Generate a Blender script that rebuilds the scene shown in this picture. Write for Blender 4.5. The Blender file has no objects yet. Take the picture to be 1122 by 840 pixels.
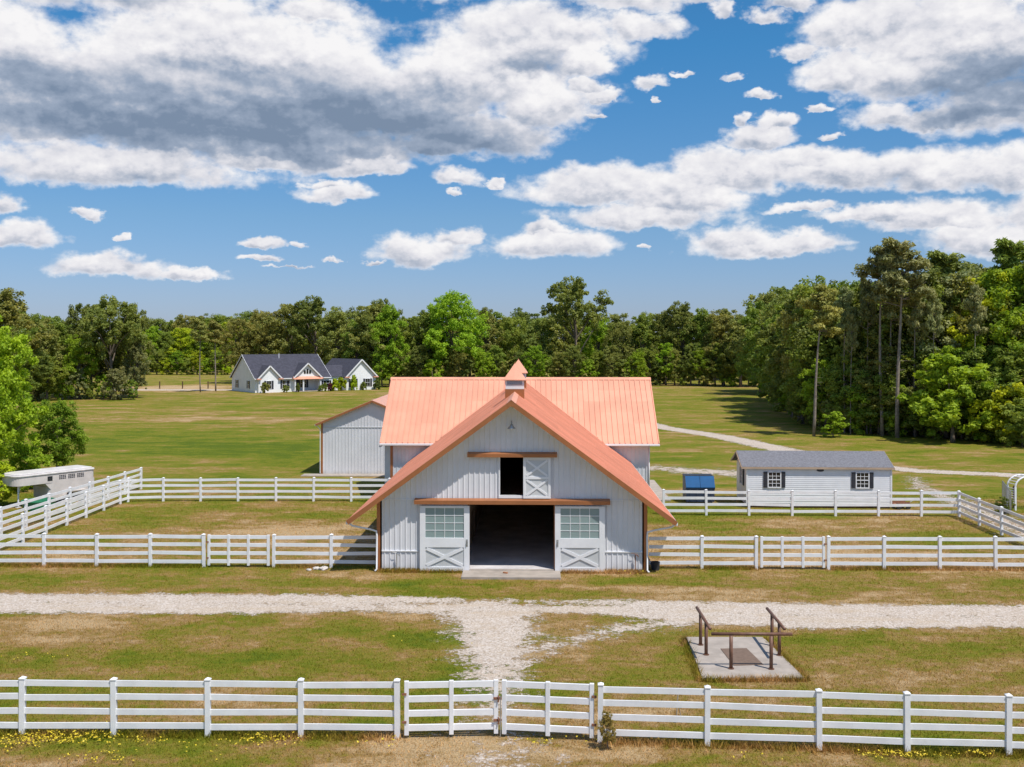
import bpy, math, random
import numpy as np
from mathutils import Vector, Matrix

# ------------------------------------------------------------------ camera, light, exposure
S = bpy.context.scene
F = 1150.0                      # focal length in photo pixels (1122 wide)
H = 10.0                        # camera height
YAW = math.radians(1.3)
cam_d = bpy.data.cameras.new('camera')
cam = bpy.data.objects.new('camera', cam_d); S.collection.objects.link(cam)
cam.location = (0, 0, H); cam.rotation_euler = (math.radians(90), 0, YAW)
cam_d.sensor_width = 36; cam_d.lens = F/1122*36; cam_d.shift_y = -48/1122
cam_d.clip_start = 0.5; cam_d.clip_end = 9000
S.camera = cam
SHX, SHY = -0.38, 0.35          # ground shadow per metre of height
SUN = Vector((-SHX, -SHY, 1)).normalized()
sd = bpy.data.lights.new('sun', 'SUN'); sun = bpy.data.objects.new('sun', sd); S.collection.objects.link(sun)
sd.energy = 4.9; sd.angle = math.radians(0.53); sd.color = (1.0, 0.95, 0.87)
sun.rotation_euler = SUN.to_track_quat('Z', 'Y').to_euler(); sun.location = (0, 0, 60)
S.view_settings.view_transform = 'Standard'; S.view_settings.look = 'None'
S.view_settings.exposure = 0.0; S.view_settings.gamma = 1.0
S.cycles.max_bounces = 6; S.cycles.diffuse_bounces = 4; S.cycles.glossy_bounces = 3
S.cycles.transparent_max_bounces = 12; S.cycles.transmission_bounces = 4

R = random.Random(7)

def pix(px, py, z=0.0):
    """a photo pixel -> the point of the level z it shows"""
    D = (H-z)*F/(py-372.0); u = (px-561.0)/F*D
    c, s = math.cos(YAW), math.sin(YAW)
    return (u*c - D*s, u*s + D*c)
def at(px, D):
    u = (px-561.0)/F*D; c, s = math.cos(YAW), math.sin(YAW)
    return (u*c - D*s, u*s + D*c)
def proj(x, y, z):
    c, s = math.cos(YAW), math.sin(YAW)
    u = x*c + y*s; D = -x*s + y*c
    return 561+F*u/D, 372+(H-z)*F/D

# ------------------------------------------------------------------ node helpers
class NT:
    def __init__(self, nt): self.nt = nt
    def n(self, t, **kw):
        nd = self.nt.nodes.new(t)
        for k, v in kw.items(): setattr(nd, k, v)
        return nd
    def l(self, a, b): self.nt.links.new(a, b)
    def put(self, sock, v):
        if isinstance(v, bpy.types.NodeSocket): self.l(v, sock)
        elif v is not None: sock.default_value = v
    def math(self, op, a, b=None, c=None, clamp=False):
        nd = self.n('ShaderNodeMath', operation=op); nd.use_clamp = clamp
        for i, v in enumerate((a, b, c)):
            if v is not None: self.put(nd.inputs[i], v)
        return nd.outputs[0]
    def vm(self, op, a, b=None, out=0):
        nd = self.n('ShaderNodeVectorMath', operation=op)
        self.put(nd.inputs[0], a)
        if b is not None:
            if op == 'SCALE': self.put(nd.inputs['Scale'], b)
            else: self.put(nd.inputs[1], b)
        return nd.outputs[out]
    def noise(self, vec, scale, detail=3, rough=0.5, dim='3D', out='Fac', lac=2.0, dist=0.0):
        nd = self.n('ShaderNodeTexNoise', noise_dimensions=dim)
        if vec is not None: self.l(vec, nd.inputs['Vector'])
        nd.inputs['Scale'].default_value = scale; nd.inputs['Detail'].default_value = detail
        nd.inputs['Roughness'].default_value = rough; nd.inputs['Lacunarity'].default_value = lac
        nd.inputs['Distortion'].default_value = dist
        return nd.outputs[out]
    def ramp(self, v, a, b, c=0.0, d=1.0, smooth=True):
        nd = self.n('ShaderNodeMapRange')
        nd.interpolation_type = 'SMOOTHSTEP' if smooth else 'LINEAR'
        self.put(nd.inputs[0], v)
        for i, q in enumerate((a, b, c, d)): self.put(nd.inputs[1+i], q)
        return nd.outputs[0]
    def mix(self, f, a, b, blend='MIX'):
        nd = self.n('ShaderNodeMix', data_type='RGBA', blend_type=blend)
        self.put(nd.inputs[0], f)
        for i, q in ((6, a), (7, b)):
            if isinstance(q, tuple) and len(q) == 3: q = q+(1,)
            self.put(nd.inputs[i], q)
        return nd.outputs[2]
    def bump(self, h, strength=0.3, dist=0.02):
        nd = self.n('ShaderNodeBump'); self.l(h, nd.inputs['Height'])
        nd.inputs['Strength'].default_value = strength; nd.inputs['Distance'].default_value = dist
        return nd.outputs[0]

def new_mat(name):
    m = bpy.data.materials.new(name); m.use_nodes = True
    t = NT(m.node_tree)
    b = m.node_tree.nodes['Principled BSDF']
    return m, t, b

def mat(name, col, rough=0.6, metal=0.0, spec=0.4, var=0.12, vscale=1.5, bump=0.0, bscale=30, dirt=0.0, dirtcol=(0.3, 0.25, 0.17), coords='Object'):
    m, t, b = new_mat(name)
    tc = t.n('ShaderNodeTexCoord').outputs[coords]
    n1 = t.noise(tc, vscale, 5, 0.6)
    dark = tuple(c*(1-var) for c in col); lite = tuple(min(1, c*(1+var*0.6)) for c in col)
    c = t.mix(t.ramp(n1, 0.3, 0.7), dark, lite)
    if dirt:
        n2 = t.noise(tc, vscale*3.1, 6, 0.7)
        c = t.mix(t.ramp(n2, 0.55, 0.8, 0, dirt), c, dirtcol)
    t.l(c, b.inputs['Base Color'])
    b.inputs['Roughness'].default_value = rough; b.inputs['Metallic'].default_value = metal
    b.inputs['Specular IOR Level'].default_value = spec
    if bump: t.l(t.bump(t.noise(tc, bscale, 4, 0.6), bump, 0.01), b.inputs['Normal'])
    return m

# ------------------------------------------------------------------ world: Nishita sky with a layer of cumulus
def build_world():
    w = bpy.data.worlds.new('World'); S.world = w; w.use_nodes = True
    t = NT(w.node_tree); w.node_tree.nodes.clear()
    out = t.n('ShaderNodeOutputWorld'); bg = t.n('ShaderNodeBackground'); t.l(bg.outputs[0], out.inputs[0])
    w.cycles.sampling_method = 'MANUAL'; w.cycles.sample_map_resolution = 256
    sky = t.n('ShaderNodeTexSky', sky_type='NISHITA'); sky.sun_disc = False
    sky.sun_elevation = math.asin(SUN.z); sky.sun_rotation = math.atan2(SUN.x, SUN.y)
    sky.altitude = 0; sky.air_density = 1.0; sky.dust_density = 0.3; sky.ozone_density = 2.5
    d = t.vm('NORMALIZE', t.n('ShaderNodeTexCoord').outputs['Generated'])
    sp = t.n('ShaderNodeSeparateXYZ'); t.l(d, sp.inputs[0])
    az = t.math('ARCTAN2', sp.outputs[0], sp.outputs[1]); el = t.math('ARCSINE', sp.outputs[2])
    cb = t.n('ShaderNodeCombineXYZ'); t.l(az, cb.inputs[0]); t.l(el, cb.inputs[1]); P = cb.outputs[0]

    # blob group: running maximum of egg-shaped clouds (flat below, domed above)
    g = bpy.data.node_groups.new('cloud_blob', 'ShaderNodeTree')
    for nm, ty in (('P', 'NodeSocketVector'), ('C', 'NodeSocketVector'), ('K', 'NodeSocketVector'), ('Prev', 'NodeSocketFloat'), ('PrevY', 'NodeSocketFloat')):
        g.interface.new_socket(nm, in_out='INPUT', socket_type=ty)
    g.interface.new_socket('Max', in_out='OUTPUT', socket_type='NodeSocketFloat'); g.interface.new_socket('Y', in_out='OUTPUT', socket_type='NodeSocketFloat')
    q = NT(g); gi = q.n('NodeGroupInput'); go = q.n('NodeGroupOutput')
    seq = q.vm('SCALE', (1, 1, 0), q.math('MULTIPLY', gi.outputs[3], 1e-7))     # makes the blobs evaluate one after another
    v = q.vm('MULTIPLY', q.vm('SUBTRACT', q.vm('ADD', gi.outputs[0], seq), gi.outputs[1]), gi.outputs[2])
    s2 = q.n('ShaderNodeSeparateXYZ'); q.l(v, s2.inputs[0])
    yy = q.math('MAXIMUM', s2.outputs[1], q.math('MULTIPLY', s2.outputs[1], -1.5))
    ln = q.math('SQRT', q.math('ADD', q.math('MULTIPLY', s2.outputs[0], s2.outputs[0]), q.math('MULTIPLY', yy, yy)))
    val = q.math('SUBTRACT', 1.0, ln); wgt = q.math('MULTIPLY_ADD', q.math('SUBTRACT', val, gi.outputs[3]), 2.2, 0.5, clamp=True)
    q.l(q.math('MAXIMUM', gi.outputs[3], val), go.inputs[0])
    q.l(q.math('MULTIPLY_ADD', q.math('SUBTRACT', s2.outputs[1], gi.outputs[4]), wgt, gi.outputs[4]), go.inputs[1])   # how high in its own puff

    # centre px x, px y, half width, half height (of the photo, turned into azimuth and elevation)
    CL = [(230, 125, 300, 110), (60, 110, 230, 95), (250, 60, 230, 85), (390, 110, 200, 85), (520, 90, 170, 75), (130, 185, 190, 34), (-40, 60, 200, 110),
          (330, 165, 180, 40), (580, 45, 130, 55), (690, -5, 90, 32), (470, -30, 120, 60), (95, -30, 260, 80), (600, 115, 60, 45), (340, 10, 60, 30), (520, 150, 100, 38),
          (1050, 55, 180, 95), (950, 35, 100, 55), (1120, 120, 150, 55), (1010, 90, 120, 40), (980, 130, 70, 26),
          (370, 215, 52, 17), (495, 197, 42, 15), (355, 202, 30, 9), (86, 233, 19, 9), (15, 260, 58, 22), (0, 225, 34, 20),
          (120, 294, 85, 19), (205, 298, 50, 9), (285, 266, 34, 9), (288, 283, 30, 6), (326, 269, 12, 6),
          (460, 275, 66, 23), (500, 262, 32, 16), (600, 270, 88, 26), (595, 252, 38, 13),
          (655, 207, 115, 29), (745, 215, 95, 42), (700, 238, 130, 22), (810, 190, 105, 34), (875, 180, 70, 22), (920, 193, 90, 30), (1010, 190, 120, 36), (1100, 190, 90, 34),
          (830, 152, 50, 22), (850, 136, 26, 12), (800, 265, 66, 26), (880, 268, 62, 18), (835, 275, 100, 15),
          (1030, 240, 110, 28), (1085, 265, 90, 32), (960, 235, 90, 13), (1150, 240, 90, 40), (875, 228, 40, 9),
          (715, 92, 24, 13), (798, 87, 14, 9), (835, 107, 24, 8), (792, 16, 20, 20), (770, -5, 40, 18), (818, 133, 12, 10), (640, 92, 30, 14),
          (835, 22, 30, 14), (360, 284, 12, 4), (136, 260, 11, 5), (315, 292, 30, 3), (185, 352, 34, 5), (712, 275, 8, 4)]
    CL += [(700, 30, 60, 26), (640, 70, 44, 30), (655, 100, 30, 10), (720, 110, 6, 4), (650, 122, 16, 6), (750, 80, 10, 6), (890, 118, 24, 6), (905, 150, 20, 6), (925, 85, 60, 36), (870, 60, 30, 16), (965, 90, 50, 30), (1020, 130, 80, 20), (860, 5, 34, 16), (500, 215, 12, 5), (405, 287, 12, 4), (548, 200, 14, 6), (400, 185, 60, 14), (290, 178, 70, 14), (470, 165, 50, 18)]
    DK = [(150, 122, 210, 62), (300, 138, 290, 70), (430, 146, 160, 50), (60, 92, 120, 36), (580, 75, 60, 16), (1110, 100, 150, 48), (1060, 125, 80, 20)]
    def sph(px, py):
        x = (px-587.0)/F; z = (372.0-py)/F
        return math.atan(x), math.atan(z/math.sqrt(1+x*x))
    def chain(vec, L, start=-3.0):
        prev = start; prevy = 0.0
        for (px, py, rx, ry) in L:
            a, e = sph(px, py); a2, _ = sph(px+rx, py); _, e2 = sph(px, py-ry)
            nd = t.n('ShaderNodeGroup'); nd.node_tree = g
            t.l(vec, nd.inputs[0]); nd.inputs[1].default_value = (a, e, 0)
            nd.inputs[2].default_value = (1/max(a2-a, 1e-3), 1/max(e2-e, 1e-3), 0)
            t.put(nd.inputs[3], prev); t.put(nd.inputs[4], prevy); prev = nd.outputs[0]; prevy = nd.outputs[1]
        return prev, prevy
    # warp so that no outline stays an ellipse; stretch so puffs are wider than high
    st = t.vm('MULTIPLY', d, (1, 1, 1.5))
    def warped(vec, dirv):
        w1 = t.noise(dirv, 16, 4, 0.6, out='Color'); w1 = t.vm('MULTIPLY', t.vm('SUBTRACT', w1, (0.5, 0.5, 0.5)), (0.050, 0.030, 0))
        w2 = t.noise(dirv, 70, 4, 0.6, out='Color'); w2 = t.vm('MULTIPLY', t.vm('SUBTRACT', w2, (0.5, 0.5, 0.5)), (0.022, 0.012, 0))
        return t.vm('ADD', t.vm('ADD', vec, w1), w2)
    wv = warped(P, st)
    base, puffy = chain(wv, CL)
    # billows: two sizes of rounded puffs and a fine crumble
    def billow(dv, fine=True):
        n1 = t.noise(dv, 20, 5, 0.52); n4 = t.noise(dv, 62, 6 if fine else 3, 0.58)
        return t.math('ADD', t.math('MULTIPLY', n1, 0.62), t.math('MULTIPLY', n4, 0.38))
    n = billow(st)
    nu = billow(t.vm('ADD', st, (0.004, 0.0, 0.013)), False)
    dens = t.math('ADD', base, t.math('MULTIPLY', t.math('SUBTRACT', n, 0.5), 1.5))
    # the rest of the sky dome, out of the picture: scattered cumulus for honest light
    away = t.ramp(t.math('ABSOLUTE', az), 0.62, 0.8)
    up = t.ramp(el, 0.42, 0.55)
    other = t.math('MAXIMUM', away, up)
    n3 = t.noise(t.vm('MULTIPLY', d, (1, 1, 2.2)), 3.2, 6, 0.6)
    dens = t.math('MAXIMUM', dens, t.math('SUBTRACT', t.math('MULTIPLY', t.math('SUBTRACT', n3, 0.50), 3.0), t.math('MULTIPLY', t.math('SUBTRACT', 1.0, other), 3.0)))
    dens = t.math('SUBTRACT', dens, t.ramp(el, 0.0, -0.02, 0, 3))
    alpha = t.ramp(dens, -0.02, 0.46)
    # a second look a little towards the sun: puffs are bright above, grey below
    relief = t.math('SUBTRACT', n, nu)
    big1 = t.noise(st, 8, 3, 0.5); big2 = t.noise(t.vm('ADD', st, (0.01, 0, 0.05)), 8, 3, 0.5)
    relief = t.math('ADD', t.math('MULTIPLY', relief, 1.25), t.math('MULTIPLY', t.math('SUBTRACT', big1, big2), 0.55))
    dk, _ = chain(wv, DK)
    dark = t.ramp(t.math('ADD', dk, t.math('MULTIPLY', t.math('SUBTRACT', n, 0.5), 0.4)), -0.35, 0.85)
    rim = t.ramp(dens, 0.75, 0.2, 0, 0.10)
    under = t.math('MULTIPLY', t.ramp(t.math('ADD', puffy, t.math('MULTIPLY', t.math('SUBTRACT', n, 0.5), 1.2)), 0.35, -0.55), t.ramp(dens, 0.12, 0.5))
    lum = t.math('ADD', t.math('SUBTRACT', t.math('ADD', 0.80, relief), t.math('MULTIPLY', dark, 0.60)), t.math('SUBTRACT', rim, t.math('MULTIPLY', under, 0.36)))
    rmp = t.n('ShaderNodeValToRGB'); t.l(lum, rmp.inputs[0])
    cr = rmp.color_ramp; e = cr.elements
    e[0].position = 0.02; e[0].color = (0.20, 0.27, 0.385, 1); e[1].position = 0.95; e[1].color = (0.93, 0.92, 0.93, 1)
    x = e.new(0.30); x.color = (0.33, 0.40, 0.52, 1); x = e.new(0.52); x.color = (0.56, 0.59, 0.67, 1); x = e.new(0.70); x.color = (0.76, 0.76, 0.81, 1)
    skyramp = t.n('ShaderNodeValToRGB'); t.l(t.math('MULTIPLY', el, 3.333), skyramp.inputs[0]); se = skyramp.color_ramp.elements
    se[0].position = 0.0; se[0].color = (0.47, 0.56, 0.92, 1); se[1].position = 0.9; se[1].color = (0.28, 0.72, 0.975, 1)
    for p_, c_ in ((0.15, (0.48, 0.59, 0.89)), (0.38, (0.46, 0.65, 0.86))): x_ = se.new(p_); x_.color = c_+(1,)
    skyc = t.mix(1.0, sky.outputs[0], skyramp.outputs[0], 'MULTIPLY')
    cloudc = t.vm('SCALE', rmp.outputs[0], 1.0/SKYSTR)
    # light on the clouds comes in the units of the sky (it is scaled back by the background strength)
    t.l(t.mix(alpha, skyc, cloudc), bg.inputs[0]); bg.inputs[1].default_value = SKYSTR
SKYSTR = 0.12; 
build_world()

# ------------------------------------------------------------------ object helpers
def tag(o, label=None, cat=None, group=None, kind=None):
    if label: o['label'] = label
    if cat: o['category'] = cat
    if group: o['group'] = group
    if kind: o['kind'] = kind
    return o
def thing(name, label, cat, loc=(0, 0, 0), rz=0.0, group=None):
    o = bpy.data.objects.new(name, None); S.collection.objects.link(o)
    o.location = loc; o.rotation_euler = (0, 0, rz); o.empty_display_size = 0.3
    return tag(o, label, cat, group)

class MB:
    def __init__(self): self.v = []; self.f = []
    def quad(self, *p):
        i = len(self.v); self.v += [tuple(q) for q in p]; self.f.append(tuple(range(i, i+len(p))))
    def box(self, x0, x1, y0, y1, z0, z1, M=None):
        c = [(x0, y0, z0), (x1, y0, z0), (x1, y1, z0), (x0, y1, z0), (x0, y0, z1), (x1, y0, z1), (x1, y1, z1), (x0, y1, z1)]
        if M is not None: c = [tuple(M @ Vector(p)) for p in c]
        i = len(self.v); self.v += c
        for f in ((0, 3, 2, 1), (4, 5, 6, 7), (0, 1, 5, 4), (1, 2, 6, 5), (2, 3, 7, 6), (3, 0, 4, 7)): self.f.append(tuple(i+k for k in f))
        return self
    def beam(self, a, b, w, h, up=(0, 0, 1)):
        """box bar from a to b, w across, h along 'up'"""
        a = Vector(a); b = Vector(b); d = (b-a); L = d.length; d.normalize()
        s = d.cross(Vector(up)); s.normalize(); u = s.cross(d)
        M = Matrix(((d.x, s.x, u.x, a.x), (d.y, s.y, u.y, a.y), (d.z, s.z, u.z, a.z), (0, 0, 0, 1)))
        return self.box(0, L, -w/2, w/2, -h/2, h/2, M)
    def prism(self, poly, axis, a, b):
        """poly: 2D points; extruded along axis 'x','y','z' from a to b"""
        n = len(poly); i = len(self.v)
        def P(p, q):
            return {'x': (q, p[0], p[1]), 'y': (p[0], q, p[1]), 'z': (p[0], p[1], q)}[axis]
        self.v += [P(p, a) for p in poly] + [P(p, b) for p in poly]
        self.f.append(tuple(i+k for k in range(n))); self.f.append(tuple(i+n+k for k in reversed(range(n))))
        for k in range(n): self.f.append((i+k, i+n+k, i+n+(k+1) % n, i+(k+1) % n))
        return self
    def tube(self, pts, rad, sides=8, cap=True):
        pts = [Vector(p) for p in pts]
        if not isinstance(rad, (list, tuple)): rad = [rad]*len(pts)
        rings = []; prev = None
        for k, p in enumerate(pts):
            d = (pts[min(k+1, len(pts)-1)]-pts[max(k-1, 0)]); d.normalize()
            if prev is None: s = d.cross(Vector((0, 0, 1)) if abs(d.z) < 0.9 else Vector((1, 0, 0)))
            else: s = prev-d*prev.dot(d)
            s.normalize(); prev = s; u = d.cross(s)
            i = len(self.v)
            for j in range(sides):
                a = 2*math.pi*j/sides; q = p+(s*math.cos(a)+u*math.sin(a))*rad[k]; self.v.append(tuple(q))
            rings.append(i)
        for a, b in zip(rings, rings[1:]):
            for j in range(sides): self.f.append((a+j, a+(j+1) % sides, b+(j+1) % sides, b+j))
        if cap:
            self.f.append(tuple(rings[0]+j for j in reversed(range(sides)))); self.f.append(tuple(rings[-1]+j for j in range(sides)))
        return self
    def lathe(self, prof, c, sides=14):
        i0 = len(self.v); n = len(prof)
        for (r, z) in prof:
            for j in range(sides):
                a = 2*math.pi*j/sides; self.v.append((c[0]+r*math.cos(a), c[1]+r*math.sin(a), c[2]+z))
        for k in range(n-1):
            for j in range(sides):
                a = i0+k*sides; b = a+sides; self.f.append((a+j, a+(j+1) % sides, b+(j+1) % sides, b+j))
        return self
    def mesh(self, name, m, smooth=False):
        me = bpy.data.meshes.new(name); me.from_pydata(self.v, [], self.f); me.update()
        import bmesh
        bm = bmesh.new(); bm.from_mesh(me); bmesh.ops.recalc_face_normals(bm, faces=bm.faces); bm.to_mesh(me); bm.free()
        if m: me.materials.append(m)
        if smooth: me.polygons.foreach_set('use_smooth', [True]*len(me.polygons))
        return me
    def build(self, name, m, parent=None, smooth=False, bevel=0.0, loc=None):
        o = bpy.data.objects.new(name, self.mesh(name, m, smooth)); S.collection.objects.link(o)
        if parent: o.parent = parent
        if loc: o.location = loc
        if bevel:
            b = o.modifiers.new('bevel', 'BEVEL'); b.width = bevel; b.segments = 2; b.limit_method = 'ANGLE'
        return o
def link(name, me, parent=None, loc=(0, 0, 0), rz=0.0):
    o = bpy.data.objects.new(name, me); S.collection.objects.link(o)
    if parent: o.parent = parent
    o.location = loc; o.rotation_euler = (0, 0, rz); return o
def np_mesh(name, V, nper, m, attr=None):
    """V: (faces*nper,3) array; every face has its own nper vertices"""
    me = bpy.data.meshes.new(name); nv = len(V); nf = nv//nper
    me.vertices.add(nv); me.loops.add(nv); me.polygons.add(nf)
    me.vertices.foreach_set('co', V.astype(np.float32).ravel())
    me.loops.foreach_set('vertex_index', np.arange(nv, dtype=np.int32))
    me.polygons.foreach_set('loop_start', np.arange(0, nv, nper, dtype=np.int32))
    me.polygons.foreach_set('loop_total', np.full(nf, nper, dtype=np.int32))
    if attr is not None:
        a = me.attributes.new('shade', 'FLOAT', 'POINT'); a.data.foreach_set('value', np.repeat(attr, nper).astype(np.float32))
    me.update(calc_edges=True)
    if m: me.materials.append(m)
    return me

# ------------------------------------------------------------------ materials
WHITE = mat('white_vinyl', (0.82, 0.82, 0.84), 0.4, var=0.08, spec=0.5, dirt=0.4, dirtcol=(0.55, 0.54, 0.47))
SIDING = mat('pale_metal_siding', (0.70, 0.70, 0.73), 0.5, var=0.06, vscale=0.7, dirt=0.15, dirtcol=(0.5, 0.46, 0.4))
SIDING2 = mat('white_house_siding', (0.84, 0.85, 0.87), 0.6, var=0.05, vscale=0.7)
PAINT = mat('white_paint', (0.78, 0.78, 0.80), 0.45, var=0.05, dirt=0.15, dirtcol=(0.6, 0.55, 0.48))
PANEL = mat('pale_grey_panel', (0.58, 0.59, 0.60), 0.5, var=0.06)
COPPER = mat('copper_painted_roof', (0.76, 0.355, 0.240), 0.6, metal=0.05, spec=0.35, var=0.09, vscale=0.5, dirt=0.12, dirtcol=(0.75, 0.42, 0.3))
def panel_variation(m, sx, sy):
    t = NT(m.node_tree); b = m.node_tree.nodes['Principled BSDF']; src = b.inputs['Base Color'].links[0].from_socket
    tc = t.n('ShaderNodeTexCoord').outputs['Object']
    v = t.vm('FLOOR', t.vm('MULTIPLY', tc, (sx, sy, 0))); wn = t.n('ShaderNodeTexWhiteNoise'); t.l(v, wn.inputs[0])
    c = t.mix(wn.outputs[0], t.mix(1.0, src, (0.90, 0.89, 0.88), 'MULTIPLY'), src)
    st = t.noise(t.vm('MULTIPLY', tc, (1, 1, 0.2)), 4, 6, 0.75)
    c = t.mix(t.ramp(st, 0.55, 0.8, 0, 0.35), c, t.mix(1.0, src, (0.78, 0.72, 0.7), 'MULTIPLY'))
    t.l(c, b.inputs['Base Color'])
panel_variation(COPPER, 0.96, 1.11)
def splash(m, col, top):
    t = NT(m.node_tree); b = m.node_tree.nodes['Principled BSDF']; src = b.inputs['Base Color'].links[0].from_socket
    tc = t.n('ShaderNodeTexCoord').outputs['Object']; sp = t.n('ShaderNodeSeparateXYZ'); t.l(tc, sp.inputs[0])
    n = t.noise(t.vm('MULTIPLY', tc, (1, 1, 0.35)), 2.6, 6, 0.75)
    f = t.math('MULTIPLY', t.ramp(t.math('ADD', sp.outputs[2], t.math('MULTIPLY', n, -top*1.6)), 0.0, -top, 0, 1), 0.55)
    t.l(t.mix(f, src, col), b.inputs['Base Color'])
splash(SIDING, (0.38, 0.33, 0.24), 0.5)
COPTRIM = mat('copper_trim', (0.40, 0.155, 0.06), 0.4, metal=0.3, spec=0.5, var=0.12)
DARKW = mat('dark_brown_wood', (0.10, 0.055, 0.03), 0.7, var=0.3, vscale=3)
PIPE = mat('brown_painted_pipe', (0.17, 0.085, 0.055), 0.5, var=0.25, vscale=6, spec=0.4)
CONC = mat('concrete', (0.37, 0.32, 0.28), 0.9, var=0.16, vscale=2.2, bump=0.25, bscale=40, dirt=0.4, dirtcol=(0.26, 0.22, 0.18))
CONC2 = mat('interior_concrete', (0.62, 0.59, 0.60), 0.6, var=0.2, vscale=0.8, dirt=0.4, dirtcol=(0.22, 0.20, 0.19))
MATB = mat('brown_rubber_mat', (0.17, 0.115, 0.085), 0.85, var=0.15, vscale=8)
SHING = mat('grey_shingles', (0.17, 0.17, 0.19), 0.9, var=0.25, vscale=9, bump=0.6, bscale=14)
SHINGD = mat('charcoal_shingles', (0.055, 0.055, 0.075), 0.9, var=0.25, vscale=2)
BLACK = mat('black_plastic', (0.03, 0.032, 0.04), 0.5, var=0.2)
SHUT = mat('charcoal_shutters', (0.045, 0.045, 0.055), 0.6, var=0.2)
BLUE = mat('blue_painted_lid', (0.004, 0.085, 0.24), 0.75, var=0.12)
NAVY = mat('navy_steel', (0.035, 0.05, 0.09), 0.5, var=0.2)
STEEL = mat('galvanised_steel', (0.42, 0.43, 0.44), 0.4, metal=0.7, var=0.2)
RUST = mat('rusty_iron', (0.27, 0.12, 0.07), 0.8, var=0.4, vscale=20)
TRAILER = mat('off_white_trailer_paint', (0.60, 0.55, 0.52), 0.45, var=0.10, dirt=0.35)
TYRE = mat('tyre_rubber', (0.03, 0.03, 0.03), 0.9)
GREEN = mat('green_plastic', (0.03, 0.20, 0.10), 0.5)
BRICK = mat('orange_brick', (0.45, 0.20, 0.10), 0.9, var=0.2, vscale=12)
TREEBARK = mat('grey_brown_bark', (0.17, 0.135, 0.105), 0.95, var=0.35, vscale=3, bump=0.5, bscale=8)
PINEBARK = mat('pale_pine_bark', (0.27, 0.22, 0.185), 0.95, var=0.35, vscale=3, bump=0.5, bscale=8)
def glass_mat(name, col, rough=0.08):
    m, t, b = new_mat(name)
    b.inputs['Base Color'].default_value = col+(1,); b.inputs['Roughness'].default_value = rough
    b.inputs['Specular IOR Level'].default_value = 0.8; return m
GLASS = glass_mat('dark_window_glass', (0.02, 0.022, 0.025))
GLASSG = glass_mat('frosted_green_grey_glass', (0.25, 0.33, 0.33), 0.25)

# ------------------------------------------------------------------ grass colouring shared by the ground and its blades
# soft ellipses of dry (positive) or lush (negative) turf: x, y, rx, ry, amount
def _e(px, py, hw, hd, amt):
    x, y = pix(px, py); return (x, y, hw, hd, amt)
PATCH = [_e(80, 690, 5, 2.5, 0.32), _e(330, 700, 6, 3.0, -0.10), _e(470, 705, 1.8, 3.0, -0.20), _e(900, 610, 11, 2.6, 0.40), _e(980, 575, 9, 3, 0.22),
         _e(300, 590, 8, 4, 0.22), _e(330, 580, 6, 3, 0.2), _e(750, 720, 4, 2, -0.05), _e(980, 700, 6, 2.5, -0.08), _e(150, 480, 16, 14, -0.30), _e(300, 490, 12, 10, -0.42),
         _e(200, 459, 22, 6, 0.30), _e(250, 452, 22, 3, 0.14), _e(560, 820, 4.5, 1.6, 0.38), _e(1000, 730, 5, 2, 0.10), _e(430, 640, 6, 1.4, -0.25), _e(900, 640, 9, 1.2, -0.15),
         _e(200, 425, 14, 18, 0.75), _e(790, 437, 22, 12, -0.12), _e(740, 505, 4, 8, -0.15), _e(740, 590, 4, 3, 0.3), _e(1000, 475, 30, 12, 0.02), _e(700, 560, 14, 3, -0.2),
         _e(350, 665, 12, 0.6, 0.35), _e(560, 645, 16, 0.7, 0.2), _e(460, 680, 2.4, 1.5, 0.3), _e(250, 820, 6, 2, 0.10), _e(620, 685, 1.5, 1.8, 0.2), _e(600, 800, 4, 1.0, -0.1)]
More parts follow.
